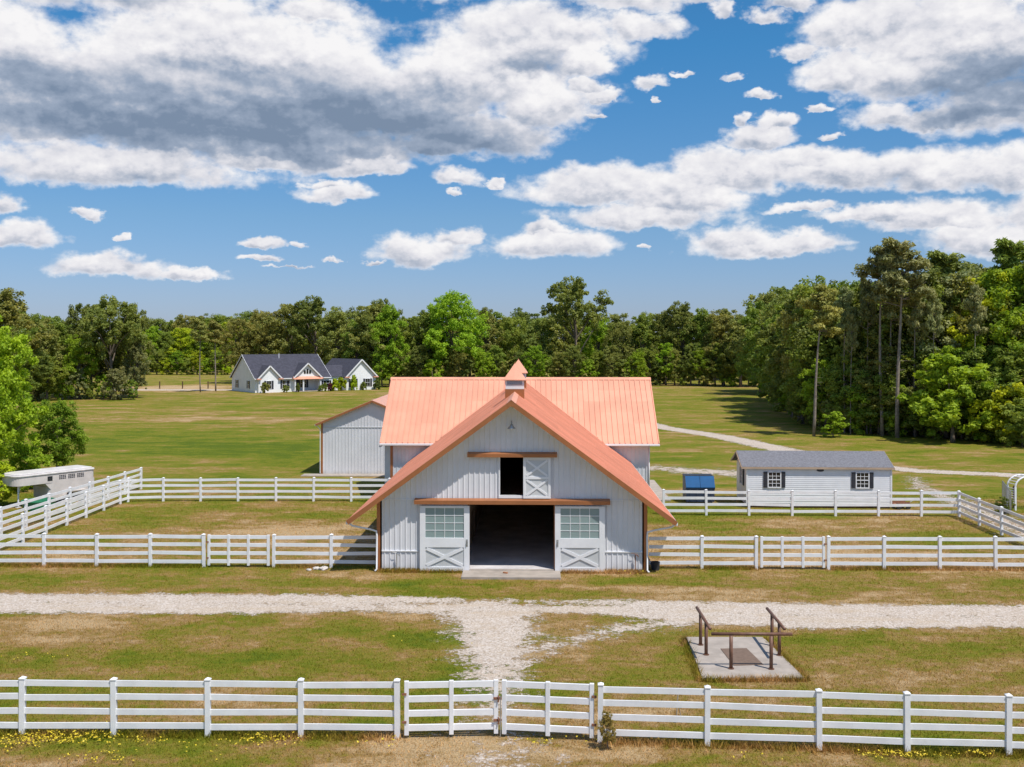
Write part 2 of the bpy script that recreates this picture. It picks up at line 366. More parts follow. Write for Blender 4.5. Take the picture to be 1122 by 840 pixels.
def grass_group():
    g = bpy.data.node_groups.new('turf_colour', 'ShaderNodeTree')
    g.interface.new_socket('Color', in_out='OUTPUT', socket_type='NodeSocketColor')
    g.interface.new_socket('Height', in_out='OUTPUT', socket_type='NodeSocketFloat')
    q = NT(g); go = q.n('NodeGroupOutput')
    P = q.n('ShaderNodeNewGeometry').outputs['Position']
    F2 = q.vm('MULTIPLY', P, (1, 1, 0))
    wz = q.vm('ADD', F2, q.vm('MULTIPLY', q.vm('SUBTRACT', q.noise(F2, 0.35, 4, 0.6, out='Color'), (0.5, 0.5, 0.5)), (3.5, 3.5, 0)))
    tot = None
    for (x, y, rx, ry, amt) in PATCH:
        v = q.vm('MULTIPLY', q.vm('SUBTRACT', wz, (x, y, 0)), (1/rx, 1/ry, 0))
        f = q.math('MULTIPLY', q.ramp(q.vm('LENGTH', v, out=1), 1.25, 0.2), amt)
        tot = f if tot is None else q.math('ADD', tot, f)
    big = q.noise(q.vm('MULTIPLY', F2, (0.35, 1, 1)), 0.035, 4, 0.55)
    mid = q.noise(q.vm('MULTIPLY', F2, (0.6, 1, 1)), 0.28, 6, 0.68)
    fin = q.noise(F2, 3.2, 6, 0.75)
    vfin = q.noise(F2, 17, 4, 0.8)
    s = q.math('ADD', q.math('MULTIPLY', q.math('SUBTRACT', big, 0.5), 0.9), q.math('MULTIPLY', q.math('SUBTRACT', mid, 0.5), 2.1))
    s = q.math('ADD', s, q.math('MULTIPLY', q.math('SUBTRACT', fin, 0.5), 1.0))
    clump = q.noise(q.vm('MULTIPLY', wz, (0.7, 1, 1)), 0.95, 5, 0.7)
    s = q.math('ADD', s, q.math('MULTIPLY', q.math('SUBTRACT', clump, 0.5), 1.1))
    streak = q.noise(q.vm('MULTIPLY', wz, (0.10, 1, 1)), 0.55, 6, 0.72)
    s = q.math('ADD', s, q.math('MULTIPLY', q.math('SUBTRACT', streak, 0.5), 0.85))
    spy = q.n('ShaderNodeSeparateXYZ'); q.l(F2, spy.inputs[0])       # the hayfield beyond the paddocks is fed and mown, the yard is dry
    s = q.math('ADD', q.math('ADD', s, tot), q.ramp(spy.outputs[1], 58, 75, 0.575, 0.46))
    r = q.n('ShaderNodeValToRGB'); q.l(s, r.inputs[0]); e = r.color_ramp.elements
    e[0].position = 0.0; e[0].color = (0.090, 0.130, 0.010, 1); e[1].position = 1.0; e[1].color = (0.46, 0.33, 0.19, 1)
    for p, c in ((0.20, (0.135, 0.165, 0.012)), (0.40, (0.180, 0.178, 0.020)), (0.56, (0.240, 0.190, 0.040)), (0.74, (0.310, 0.200, 0.080))):
        x = e.new(p); x.color = c+(1,)
    c = q.mix(q.ramp(vfin, 0.3, 0.7), q.mix(1.0, r.outputs[0], (0.66, 0.66, 0.62), 'MULTIPLY'), q.mix(1.0, r.outputs[0], (1.25, 1.24, 1.2), 'MULTIPLY'))
    q.l(c, go.inputs[0]); q.l(q.math('ADD', q.math('MULTIPLY', vfin, 0.6), fin), go.inputs[1])
    return g
TURF = grass_group()
def ground_mat():
    m, t, b = new_mat('turf'); g = t.n('ShaderNodeGroup'); g.node_tree = TURF
    t.l(g.outputs[0], b.inputs['Base Color']); b.inputs['Roughness'].default_value = 0.95; b.inputs['Specular IOR Level'].default_value = 0.1
    t.l(t.bump(g.outputs[1], 0.9, 0.09), b.inputs['Normal']); return m
def blade_mat():
    m, t, b = new_mat('grass_blades'); g = t.n('ShaderNodeGroup'); g.node_tree = TURF
    a = t.n('ShaderNodeAttribute'); a.attribute_name = 'shade'
    c = t.mix(a.outputs['Fac'], t.mix(1.0, g.outputs[0], (1.12, 1.02, 0.75), 'MULTIPLY'), t.mix(1.0, g.outputs[0], (1.85, 1.6, 1.25), 'MULTIPLY'))
    t.l(c, b.inputs['Base Color']); b.inputs['Roughness'].default_value = 0.7; b.inputs['Specular IOR Level'].default_value = 0.2
    tr = t.n('ShaderNodeBsdfTranslucent'); t.l(c, tr.inputs[0]); mx = t.n('ShaderNodeMixShader'); mx.inputs[0].default_value = 0.35
    t.l(b.outputs[0], mx.inputs[1]); t.l(tr.outputs[0], mx.inputs[2])
    t.l(mx.outputs[0], m.node_tree.nodes['Material Output'].inputs[0]); return m
GROUND = ground_mat(); BLADE = blade_mat()

g = MB()
xs = [-4000, -1500, -500, -200, -60, 60, 200, 500, 1500, 4000]; ys = [-1500, -300, 0, 60, 150, 300, 600, 1500, 3500, 7000]
for i in range(9):
    for j in range(9): g.quad((xs[i], ys[j], 0), (xs[i+1], ys[j], 0), (xs[i+1], ys[j+1], 0), (xs[i], ys[j+1], 0))
tag(g.build('ground', GROUND), kind='structure')

# ------------------------------------------------------------------ gravel
def seg_d(X, Y, pts):
    """distance to a polyline, minus its half width (interpolated); negative inside"""
    best = np.full(X.shape, 1e9)
    for (x0, y0, w0), (x1, y1, w1) in zip(pts, pts[1:]):
        dx, dy = x1-x0, y1-y0; L = dx*dx+dy*dy
        t = np.clip(((X-x0)*dx+(Y-y0)*dy)/L, 0, 1)
        best = np.minimum(best, np.hypot(X-x0-t*dx, Y-y0-t*dy)-(w0+(w1-w0)*t))
    return best
def soft(d, fall, top=1.0): return np.clip(0.5-d/fall, 0, 1)*top
def drive_density(X, Y):
    main = [(-40, 39.9, 1.35), (-20, 39.4, 1.45), (-9, 39.5, 1.45), (-3, 39.6, 1.35), (2, 39.6, 1.2), (5, 38.9, 1.5), (9, 38.3, 1.75), (14, 38.3, 1.6), (22, 38.5, 1.5), (45, 38.8, 1.4)]
    a = soft(seg_d(X, Y, main), 1.1)
    mess = np.exp(-((X+0.5)/4.5)**2)*0.62
    a = a-mess*np.clip(1-np.abs(Y-40.6)/1.8, 0, 1)-np.exp(-((X+7)/2.6)**2)*0.35*np.clip(1-np.abs(Y-38.6)/1.0, 0, 1)
    b = np.clip(0.42+(Y-24)/16, 0.3, 1.0)*soft(seg_d(X, Y, [(-1.7, 38.5, 1.7), (-1.4, 35.5, 1.45), (-1.25, 32.5, 1.1), (-1.1, 30, 0.9), (-1.1, 27.5, 0.8)]), 2.2, 0.95)
    c = soft(seg_d(X, Y, [(-0.6, 33.0, 0.5), (1.2, 35.0, 0.6), (3.4, 36.6, 0.8), (6, 37.6, 0.9)]), 1.8, 0.72)
    d = soft(seg_d(X, Y, [(-1.1, 27.5, 1.2), (-0.7, 24, 2.2), (-0.5, 20, 2.5)]), 3.0, 0.47)
    d_ = seg_d(X, Y, [(x_, y_, 0.0) for x_, y_, w_ in main]); a = a-0.22*np.exp(-(d_/0.35)**2)     # thin grassy crown between the wheel tracks
    return np.maximum.reduce([a, b, c, d])
def gravel_mat():
    m, t, b = new_mat('pale_gravel')
    P = t.n('ShaderNodeNewGeometry').outputs['Position']
    a = t.n('ShaderNodeAttribute'); a.attribute_name = 'cover'
    n1 = t.noise(P, 1.3, 5, 0.65); n2 = t.noise(P, 6.5, 5, 0.75)
    f = t.math('ADD', a.outputs['Fac'], t.math('ADD', t.math('MULTIPLY', t.math('SUBTRACT', n1, 0.5), 1.5), t.math('MULTIPLY', t.math('SUBTRACT', n2, 0.5), 1.5)))
    al = t.ramp(f, 0.40, 0.68)
    vo = t.n('ShaderNodeTexVoronoi'); vo.inputs['Scale'].default_value = 16; t.l(P, vo.inputs['Vector'])
    c = t.mix(t.noise(P, 0.6, 4, 0.6), (0.37, 0.29, 0.22), (0.55, 0.465, 0.395))
    sp = t.n('ShaderNodeSeparateColor'); t.l(vo.outputs['Color'], sp.inputs[0])
    c = t.mix(t.ramp(sp.outputs[0], 0.2, 0.9, 0, 0.5), c, (0.70, 0.65, 0.61))
    c = t.mix(t.ramp(sp.outputs[1], 0.7, 1.0, 0, 0.55), c, (0.27, 0.21, 0.16))
    c = t.mix(t.ramp(t.noise(P, 9, 4, 0.7), 0.52, 0.72, 0, 0.6), c, (0.33, 0.25, 0.15))
    c = t.mix(t.ramp(t.noise(t.vm('MULTIPLY', P, (0.35, 1, 1)), 1.1, 5, 0.65), 0.48, 0.68, 0, 0.55), c, (0.46, 0.36, 0.26))
    t.l(c, b.inputs['Base Color']); b.inputs['Roughness'].default_value = 0.95; b.inputs['Specular IOR Level'].default_value = 0.15
    h = t.math('ADD', vo.outputs['Distance'], t.math('MULTIPLY', n2, 0.5))
    t.l(t.bump(h, 0.7, 0.04), b.inputs['Normal']); t.l(al, b.inputs['Alpha']); return m
GRAVEL = gravel_mat()
def sheet(name, x0, x1, y0, y1, step, fn, z):
    nx = int((x1-x0)/step)+1; ny = int((y1-y0)/step)+1
    gx, gy = np.meshgrid(np.linspace(x0, x1, nx), np.linspace(y0, y1, ny))
    d = fn(gx, gy); V = np.stack([gx.ravel(), gy.ravel(), np.full(gx.size, z)], 1)
    idx = np.arange(nx*ny).reshape(ny, nx)
    q = np.stack([idx[:-1, :-1], idx[:-1, 1:], idx[1:, 1:], idx[1:, :-1]], -1).reshape(-1, 4)
    keep = d.ravel()[q].max(1) > 0.01; q = q[keep]
    me = bpy.data.meshes.new(name); me.from_pydata(V.tolist(), [], q.tolist())
    a = me.attributes.new('cover', 'FLOAT', 'POINT'); a.data.foreach_set('value', d.ravel().astype(np.float32))
    me.materials.append(GRAVEL); o = bpy.data.objects.new(name, me); S.collection.objects.link(o)
    return tag(o, kind='structure')
sheet('gravel_driveway', -45, 50, 19, 44, 0.3, drive_density, 0.006)
def W(px, py, w): x, y = pix(px, py); return (x, y, w)
trackA = [W(690, 459, 1.4), W(725, 468, 1.4), W(790, 478, 1.5), W(860, 493, 1.5), W(930, 508, 1.3), W(1010, 516, 1.2), W(1122, 521, 1.2), W(1250, 524, 1.2)]
trackB = [W(715, 512, 1.5), W(760, 516, 2.2), W(830, 520, 2.0), W(930, 517, 1.5)]
trackC = [W(1000, 522, 0.5), W(1010, 535, 0.7), W(1060, 553, 1.2), W(1122, 582, 1.2), W(1200, 620, 1.2)]
padB = [W(715, 540, 1.5), W(780, 545, 1.2)]
def track_density(X, Y):
    return np.maximum.reduce([soft(seg_d(X, Y, trackA), 1.3, 0.95), soft(seg_d(X, Y, trackB), 3.5, 0.72), soft(seg_d(X, Y, trackC), 2.4, 0.80), soft(seg_d(X, Y, padB), 3, 0.5)])
sheet('gravel_track', 4, 60, 44, 140, 0.6, track_density, 0.006)
farroad = [W(120, 427, 2.5), W(250, 427, 2.5)]
sheet('far_lane', -100, -55, 190, 225, 1.0, lambda X, Y: soft(seg_d(X, Y, farroad), 2.0, 0.9), 0.006)

# ------------------------------------------------------------------ the barn (local origin: middle of the front wall, y into the depth)
BX, BY = -1.04, 45.2
barn = thing('barn', 'big pale metal barn with copper coloured roof, open front doors and two cupolas', 'barn', (BX, BY, 0))
HW = 5.68; SL = 0.73; RZ = 7.40; ERX = 6.98; OV = 0.72; WY = 20.5     # half width, slope, ridge, eave x, front overhang, wing wall
def roofz(x): return RZ-SL*abs(x)
def wallz(x): return roofz(x)-0.16
WHW = 8.0; WRX = 8.72; WR = WY+4.9; WE = WY-0.4; WB = WY+9.8; WRZ = 7.42    # wing
def wingz(y): return WRZ-SL*abs(y-WR)
m = MB()
OPEN = [(-1.82, 1.82, 0.0, 2.9)]; LOFT = (-0.5, 0.5, 3.3, 4.93)
def wall_piece(m, xa, xb, za, zb=None, y0=0.0, y1=0.14):
    zt = (lambda x: zb) if zb is not None else wallz
    for y in (y0, y1):
        m.quad((xa, y, za), (xb, y, za), (xb, y, zt(xb)), (xa, y, zt(xa)))
wall_piece(m, -HW, -1.82, 0); wall_piece(m, 1.82, HW, 0); wall_piece(m, -1.82, -0.5, 2.9); wall_piece(m, 0.5, 1.82, 2.9)
wall_piece(m, -0.5, 0, 4.93); wall_piece(m, 0, 0.5, 4.93); wall_piece(m, -0.5, 0.5, 2.9, 3.3)
for (xa, xb, za, zb) in ((-1.82, -1.82, 0, 2.9), (1.82, 1.82, 0, 2.9), (-0.5, -0.5, 3.3, 4.93), (0.5, 0.5, 3.3, 4.93)):
    m.quad((xa, 0, za), (xa, 0.14, za), (xa, 0.14, zb), (xa, 0, zb))
m.quad((-1.82, 0, 2.9), (1.82, 0, 2.9), (1.82, 0.14, 2.9), (-1.82, 0.14, 2.9))
m.quad((-0.5, 0, 3.3), (0.5, 0, 3.3), (0.5, 0.14, 3.3), (-0.5, 0.14, 3.3)); m.quad((-0.5, 0, 4.93), (0.5, 0, 4.93), (0.5, 0.14, 4.93), (-0.5, 0.14, 4.93))
x = -HW+0.2
while x < HW-0.1:                                            # ribs of the siding
    zt = min(wallz(x-0.02), wallz(x+0.02))-0.01
    segs = [(0.02, zt)]
    if abs(x) < 1.86: segs = [(3.0, zt)]
    if abs(x) < 0.53: segs = [(3.0, 3.26), (5.0, zt)]
    for a, b in segs: m.prism([(x-0.035, 0), (x-0.018, -0.026), (x+0.018, -0.026), (x+0.035, 0)], 'z', a, b)
    x += 0.228
m.build('front_wall', SIDING, barn)
for s in (-1, 1):
    m = MB(); zt_ = wallz(HW)-0.02; m.box(s*HW-0.07, s*HW+0.07, 0.0, WY, 0, 1.2); m.box(s*HW-0.07, s*HW+0.07, 0.0, WY, 2.4, zt_)
    for k in range(7):                                           # unseen openings between the posts, added to let daylight into the interior
        ya_ = 0.0 if k == 0 else k*3.0+0.9-1.2+0.6; m.box(s*HW-0.07, s*HW+0.07, k*3.0, min(WY, k*3.0+(1.0 if k else 1.0)), 1.2, 2.4)
    for k in range(85):
        yy_ = 0.2+k*0.24
        if (yy_ % 3.0) < 0.93: m.box(s*(HW+0.07)-0.02, s*(HW+0.07)+0.02, yy_, yy_+0.04, 0.02, zt_-0.01)
        else: m.box(s*(HW+0.07)-0.02, s*(HW+0.07)+0.02, yy_, yy_+0.04, 0.02, 1.18)
    m.build('side_wall', SIDING, barn)
# seam and ledge lines across the front
for a, b, z0_, z1_ in ((-HW+0.07, -4.02, 0.86, 0.90), (4.02, HW-0.07, 0.86, 0.90), (-HW+0.07, -4.2, 3.09, 3.11), (4.2, HW-0.07, 3.09, 3.11)):
    m = MB(); m.box(a, b, -0.045, 0, z0_, z1_); m.build('ledge', PAINT, barn)
def main_yend(d): return WY+0.02 if d > WR-WE else WR-d+0.02
# roof slabs of the front block
def slope_slab(m, s, x_in, x_out, pts, th, dz=0.0):
    pass
T = 0.07
for s in (-1, 1):
    m = MB()
    plan = [(0, -OV), (ERX, -OV), (ERX, WY), (WR-WE, WY), (WR-WE, WE+0.02), (0, WR+0.02)]
    top = [(s*d, y, roofz(d)) for d, y in plan]; bot = [(s*d, y, roofz(d)-T) for d, y in plan]
    m.quad(*top); m.quad(*bot)
    n = len(plan)
    for k in range(n):
        j = (k+1) % n; m.quad(top[k], top[j], bot[j], bot[k])
    y = -OV+0.12
    while y < WR-0.1:
        dm = ERX if y < WY-0.03 else max(0.0, WR-y)
        if dm > 0.3:
            if y > WE-0.05 and y >= WY-0.03: dm = min(dm, WR-WE)
            a = Vector((s*0.10, y, roofz(0.10)+0.012)); b = Vector((s*dm, y, roofz(dm)+0.012))
            m.beam(a, b, 0.045, 0.026, (s*SL, 0, 1))
        y += 0.30
    m.build('roof', COPPER, barn)
# wing
m = MB()
for (ya, yb, s) in ((WE, WR, -1), (WR, WB+0.4, 1)):
    za, zb = wingz(ya), wingz(yb)
    m.prism([(ya, za), (yb, zb), (yb, zb-T), (ya, za-T)], 'x', -WRX, WRX)
k = -WRX+0.06
while k < WRX:
    y0 = WE if abs(k) > WR-WE else WR-abs(k)
    if WR-y0 > 0.2: m.beam((k, y0, wingz(y0)+0.018), (k, WR-0.02, wingz(WR-0.02)+0.014), 0.06, 0.07, (0, -SL, 1))
    k += 0.347
m.build('wing_roof', COPPER, barn)
m = MB()
for sx in (-1, 1):
    pass
m.box(-WHW, -HW-0.07, WY, WY+0.12, 0, wingz(WY)-0.1); m.box(HW+0.07, WHW, WY, WY+0.12, 0, wingz(WY)-0.1)
m.box(-HW-0.07, HW+0.07, WY, WY+0.12, 3.05, wingz(WY)-0.1)
m.box(-WHW, WHW, WB-0.12, WB, 0, wingz(WB)-0.1)
for s in (-1, 1):
    m.prism([(WY+0.12, 0), (WB-0.12, 0), (WB-0.12, wingz(WB-0.12)-0.1), (WR, WRZ-0.1), (WY+0.12, wingz(WY+0.12)-0.1)], 'x', s*WHW-0.06, s*WHW+0.06)
k = -WHW+0.1
while k < WHW:
    if abs(k) > 4.6: m.box(k-0.022, k+0.022, WY-0.025, WY, 0.02, wingz(WY)-0.12)
    k += 0.24
m.build('wing_wall', SIDING, barn)
# eave fascias, rake boards, soffits
for s in (-1, 1):
    m = MB(); a = Vector((0, -OV-0.02, roofz(0)-0.085)); b = Vector((s*ERX, -OV-0.02, roofz(ERX)-0.085)); m.beam(a, b, 0.045, 0.20, (s*SL, 0, 1))
    m.build('rake_board', COPTRIM, barn)
m = MB(); m.prism([(-0.16, RZ-0.24), (0.16, RZ-0.24), (0.16, RZ-0.1), (0, RZ+0.03), (-0.16, RZ-0.1)], 'y', -OV-0.05, -OV+0.1); m.build('peak_plate', COPTRIM, barn)
for s in (-1, 1):
    m = MB(); a = Vector((0, -0.35, roofz(0)-0.17)); b = Vector((s*(ERX-0.05), -0.35, roofz(ERX-0.05)-0.17)); m.beam(a, b, 0.68, 0.03, (s*SL, 0, 1))
    m.build('soffit', PAINT, barn)
for s in (-1, 1):
    m = MB(); m.box(s*ERX-0.06, s*ERX+0.06, -OV, WY, roofz(ERX)-0.17, roofz(ERX)-0.03); m.build('gutter', PAINT, barn, bevel=0.02)
    m = MB(); m.box(min(s*WRX, s*4.95), max(s*WRX, s*4.95), WE-0.11, WE-0.005, wingz(WE)-0.15, wingz(WE)-0.02); m.build('gutter', PAINT, barn, bevel=0.02)
#                                                   # downspouts with their swept elbows
for s in (-1, 1):
    ez = roofz(ERX)-0.16
    m = MB(); m.tube([(s*ERX, -0.38, ez), (s*(ERX-0.15), -0.3, ez-0.14), (s*(HW+0.4), -0.12, ez-0.32), (s*(HW+0.15), -0.1, ez-0.40), (s*(HW+0.13), -0.1, ez-0.6), (s*(HW+0.13), -0.1, 0.12), (s*(HW+0.2), -0.2, 0.05)], 0.042, 8); m.build('downspout', PAINT, barn, smooth=True)
m = MB(); m.tube([(WHW+0.1, WY-0.1, wingz(WE)-0.1), (WHW+0.1, WY-0.1, 0.1)], 0.04, 8)
m.build('downspout', PAINT, barn, smooth=True)
for s in (-1, 1):
    m = MB(); m.box(s*HW-0.075+s*0.07, s*HW+0.075+s*0.07, -0.05, 0.11, 0, wallz(HW)-0.03); m.build('corner_trim', COPTRIM, barn)
m = MB(); m.box(-WHW-0.09, -WHW+0.07, WY-0.05, WY+0.1, 0, wingz(WY)-0.12)
m.build('corner_trim', COPTRIM, barn)
m = MB(); m.box(WHW-0.07, WHW+0.09, WY-0.05, WY+0.1, 0, wingz(WY)-0.12); m.build('wing_corner_trim', PAINT, barn)
# ridge caps and valley flashing
m = MB()
for s in (-1, 1):
    m.quad((0, -OV-0.05, RZ+0.055), (s*0.2, -OV-0.05, roofz(0.2)+0.035), (s*0.2, WR, roofz(0.2)+0.035), (0, WR, RZ+0.055))
    m.quad((-WRX-0.02, WR, WRZ+0.06), (WRX+0.02, WR, WRZ+0.06), (WRX+0.02, WR+s*0.2, wingz(WR+0.2)+0.04), (-WRX-0.02, WR+s*0.2, wingz(WR+0.2)+0.04))
m.build('ridge_cap', COPPER, barn)
m = MB()
for s in (-1, 1):
    m.beam((s*0.2, WR-0.2, WRZ-SL*0.2+0.03), (s*4.9, WR-4.9, WRZ-SL*4.9+0.03), 0.12, 0.03)
m.build('valley_flashing', COPPER, barn)
# lean-to tucked beside the wing
m = MB(); m.box(-WHW-0.62, -WHW-0.07, WY+1.2, WB, 0, 3.25); m.build('lean_to_wall', SIDING, barn)
m = MB(); m.prism([(-WHW-0.06, 3.72), (-WHW-0.06, 3.64), (-WHW-0.85, 3.22), (-WHW-0.85, 3.30)], 'y', WY+1.0, WB+0.1); m.build('lean_to_roof', COPTRIM, barn)
m = MB(); m.box(-WHW-0.95, -WHW-0.85, WY+1.0, WB+0.1, 3.15, 3.27); m.build('lean_to_gutter', PAINT, barn)
# sliding doors
def big_door(x0, x1, handle_side):
    d = MB(); y0, y1 = -0.16, -0.09
    zt, zb = 2.86, 0.05
    st = 0.27 if True else 0
    L, Rr = (x0, x0+0.24), (x1-0.24, x1)
    d.box(L[0], L[1], y0, y1, zb, zt); d.box(Rr[0], Rr[1], y0, y1, zb, zt)
    d.box(L[1], Rr[0], y0, y1, 2.76, zt); d.box(L[1], Rr[0], y0, y1, 1.07, 1.48); d.box(L[1], Rr[0], y0, y1, zb, 0.24)
    d.box(L[1], Rr[0], -0.085, -0.055, 1.25, 1.275)
    fr = d.build('sliding_door', PAINT, barn, bevel=0.006)
    p = MB(); p.box(L[1], Rr[0], -0.13, -0.10, 0.24, 1.07); p.build('panel', PANEL, fr)
    xb = MB(); cx0, cx1 = L[1]+0.003, Rr[0]-0.003
    xb.beam((cx0+0.05, -0.149, 0.29), (cx1-0.05, -0.149, 1.02), 0.03, 0.13); xb.beam((cx0+0.05, -0.1475, 1.02), (cx1-0.05, -0.1475, 0.29), 0.03, 0.13)
    xb.build('cross_brace', PAINT, fr)
    gl = MB(); gl.box(L[1], Rr[0], -0.125, -0.115, 1.48, 2.76); gl.build('window_pane', GLASSG, fr)
    mu = MB()
    for k in range(1, 4):
        xx = L[1]+(Rr[0]-L[1])*k/4; mu.box(xx-0.011, xx+0.011, -0.142, -0.125, 1.48, 2.76)
    for k in range(1, 4):
        zz = 1.48+1.28*k/4; mu.box(L[1], Rr[0], -0.139, -0.1255, zz-0.011, zz+0.011)
    mu.build('glazing_bars', PAINT, fr)
    hx = x1-0.11 if handle_side > 0 else x0+0.11
    h = MB(); h.box(hx-0.04, hx+0.04, -0.172, -0.16, 1.12, 1.42); h.tube([(hx, -0.17, 1.17), (hx, -0.21, 1.19), (hx, -0.21, 1.35), (hx, -0.17, 1.37)], 0.014, 6)
    h.build('handle', STEEL, fr)
big_door(-3.95, -1.81, 1); big_door(1.86, 4.0, -1)
d = MB(); y0, y1 = -0.15, -0.08; x0, x1, zb, zt = 0.5, 1.68, 3.18, 4.95
d.box(x0, x0+0.11, y0, y1, zb, zt); d.box(x1-0.11, x1, y0, y1, zb, zt); d.box(x0+0.11, x1-0.11, y0, y1, zt-0.1, zt); d.box(x0+0.11, x1-0.11, y0, y1, zb, zb+0.11)
mid = (zb+zt)/2; d.box(x0+0.11, x1-0.11, y0, y1, mid-0.055, mid+0.055)
ld = d.build('loft_door', PAINT, barn, bevel=0.005)
p = MB(); p.box(x0+0.11, x1-0.11, -0.12, -0.09, zb+0.11, zt-0.1); p.build('panel', PANEL, ld)
xb = MB()
for za, zc in ((zb+0.11, mid-0.055), (mid+0.055, zt-0.1)):
    xb.beam((x0+0.14, -0.135, za+0.03), (x1-0.14, -0.135, zc-0.03), 0.025, 0.085); xb.beam((x0+0.14, -0.1335, zc-0.03), (x1-0.14, -0.1335, za+0.03), 0.025, 0.085)
xb.build('cross_brace', PAINT, ld)
def track(x0, x1, z0, z1, proj_):
    t_ = MB(); t_.prism([(-0.03, z1), (-proj_, z1-0.07), (-proj_, z0), (-proj_+0.03, z0), (-proj_+0.03, z1-0.10), (-0.03, z1-0.04)], 'x', x0, x1)
    t_.build('door_track_cover', COPTRIM, barn)
track(-4.18, 4.22, 2.94, 3.17, 0.30); track(-1.9, 1.95, 4.96, 5.17, 0.26)
m = MB(); m.box(-0.56, 0.5, -0.09, 0.1, 3.18, 3.3); m.box(-0.56, -0.5, -0.06, 0.0, 3.3, 4.93); m.build('loft_frame', PAINT, barn)
for xa_, xb_ in ((-1.9, -1.82), (1.82, 1.86)): m = MB(); m.box(xa_, xb_, -0.05, 0.16, 0.12, 2.9); m.build('door_jamb', COPTRIM, barn)
# barn lamp
m = MB(); m.tube([(0, -0.02, 6.42), (0, -0.12, 6.5), (0, -0.25, 6.52), (0, -0.32, 6.46), (0, -0.33, 6.38)], 0.018, 8)
lamp = m.build('wall_lamp', STEEL, barn, smooth=True)
m = MB(); m.lathe([(0.02, 0.12), (0.06, 0.11), (0.08, 0.05), (0.17, -0.06), (0.175, -0.075), (0.16, -0.07), (0.07, 0.03)], (0, -0.33, 6.27), 18)
m.build('lamp_shade', STEEL, lamp, smooth=True)
m = MB(); m.lathe([(0.001, -0.06), (0.05, -0.04), (0.065, 0.0), (0.05, 0.05)], (0, -0.33, 6.22), 12); m.build('bulb', PAINT, lamp, smooth=True)
# cupolas
def cupola(y, w, base_cut):
    c = MB(); hw = w/2; zb = RZ-0.35
    c.box(-hw, hw, y-hw, y+hw, zb+0.52, 8.0)
    body = c.build('cupola', PAINT, barn, bevel=0.01)
    q = MB(); q.box(-hw-0.02, hw+0.02, y-hw-0.02, y+hw+0.02, RZ-0.55, zb+0.52); q.build('saddle', COPTRIM, body)
    q = MB()
    for k in range(5):
        z = 7.79+k*0.043
        for s in (-1, 1):
            q.box(-hw+0.07, hw-0.07, y+s*(hw+0.012)-0.012, y+s*(hw+0.012)+0.012, z, z+0.022)
            q.box(s*(hw+0.012)-0.012, s*(hw+0.012)+0.012, y-hw+0.07, y+hw-0.07, z, z+0.022)
    q.build('louvres', mat('grey_louvres', (0.25, 0.25, 0.31), 0.6) if base_cut else bpy.data.materials['grey_louvres'], body)
    q = MB(); e = hw+0.10; zt = 8.84; ze = 8.04
    ring = [(-e, y-e, ze), (e, y-e, ze), (e, y+e, ze), (-e, y+e, ze)]; ap = (0, y, zt)
    r2 = [(-e, y-e, ze-0.04), (e, y-e, ze-0.04), (e, y+e, ze-0.04), (-e, y+e, ze-0.04)]
    for k in range(4):
        j = (k+1) % 4; q.quad(ring[k], ring[j], ap); q.quad(r2[k], r2[j], ring[j], ring[k])
    q.quad(*r2); q.build('cupola_roof', COPPER, body)
    q = MB(); q.tube([(0, y, zt-0.04), (0, y, zt+0.06)], 0.02, 6); q.build('finial', COPTRIM, body)
cupola(6.8, 0.90, True); cupola(17.6, 0.90, False)
# interior: slab, aisle walls of stalls, back wall, ceiling
m = MB(); m.box(-HW+0.08, HW-0.08, 0.0, WB-0.13, 0.0, 0.13); m.build('interior_floor', CONC2, barn)
for s in (-1, 1):
    m = MB()
    for k in range(8):
        y = 0.6+k*3.4
        m.box(s*2.1-0.07, s*2.1+0.07, y, y+0.14, 0.13, 2.85)
    for k in range(10): m.box(s*2.1-0.03, s*2.1+0.03, 0.2, WB-0.2, 0.15+k*0.14, 0.28+k*0.14)
    for k in range(150): m.box(s*2.1-0.01, s*2.1+0.01, 0.3+k*0.19, 0.32+k*0.19, 1.55, 2.5)
    m.box(s*2.1-0.05, s*2.1+0.05, 0.2, WB-0.2, 2.5, 2.6); m.build('stall_front', mat('stall_wood', (0.34, 0.24, 0.16), 0.7, var=0.3) if s < 0 else bpy.data.materials['stall_wood'], barn)
m = MB(); m.box(-HW+0.09, HW-0.09, 0.15, WB-0.2, 2.97, 3.05); m.build('loft_floor', mat('pine_boards', (0.34, 0.23, 0.14), 0.8, var=0.2), barn)
m = MB(); m.box(-2.0, 2.0, WB-0.3, WB-0.2, 0.13, 2.95); m.build('back_door', DARKW, barn)

# spigots beside the corners
for s, xx in ((-1, -4.95), (1, 5.3)):
    q = MB(); q.tube([(xx, -0.12, 0), (xx, -0.12, 0.72), (xx+0.02, -0.15, 0.8), (xx+0.1, -0.2, 0.78), (xx+0.12, -0.2, 0.7)], 0.022, 6)
    q.tube([(xx, -0.12, 0.82), (xx-0.18, -0.14, 0.86)], 0.012, 6)
    o = q.build('yard_hydrant', RUST if s > 0 else STEEL); o.location = (BX, BY, 0)
    tag(o, 'rusty yard hydrant at the right front corner of the barn' if s > 0 else 'small grey yard hydrant at the left front corner of the barn', 'hydrant')
q = MB(); q.lathe([(0.001, 0.0), (0.17, 0.0), (0.2, 0.36), (0.185, 0.36), (0.16, 0.05)], (0, 0, 0), 16)
bk = q.build('bucket', BLACK, smooth=False); bk.location = (BX+HW+0.55, BY+0.5, 0); tag(bk, 'black bucket on the grass against the right front corner of the barn', 'bucket')
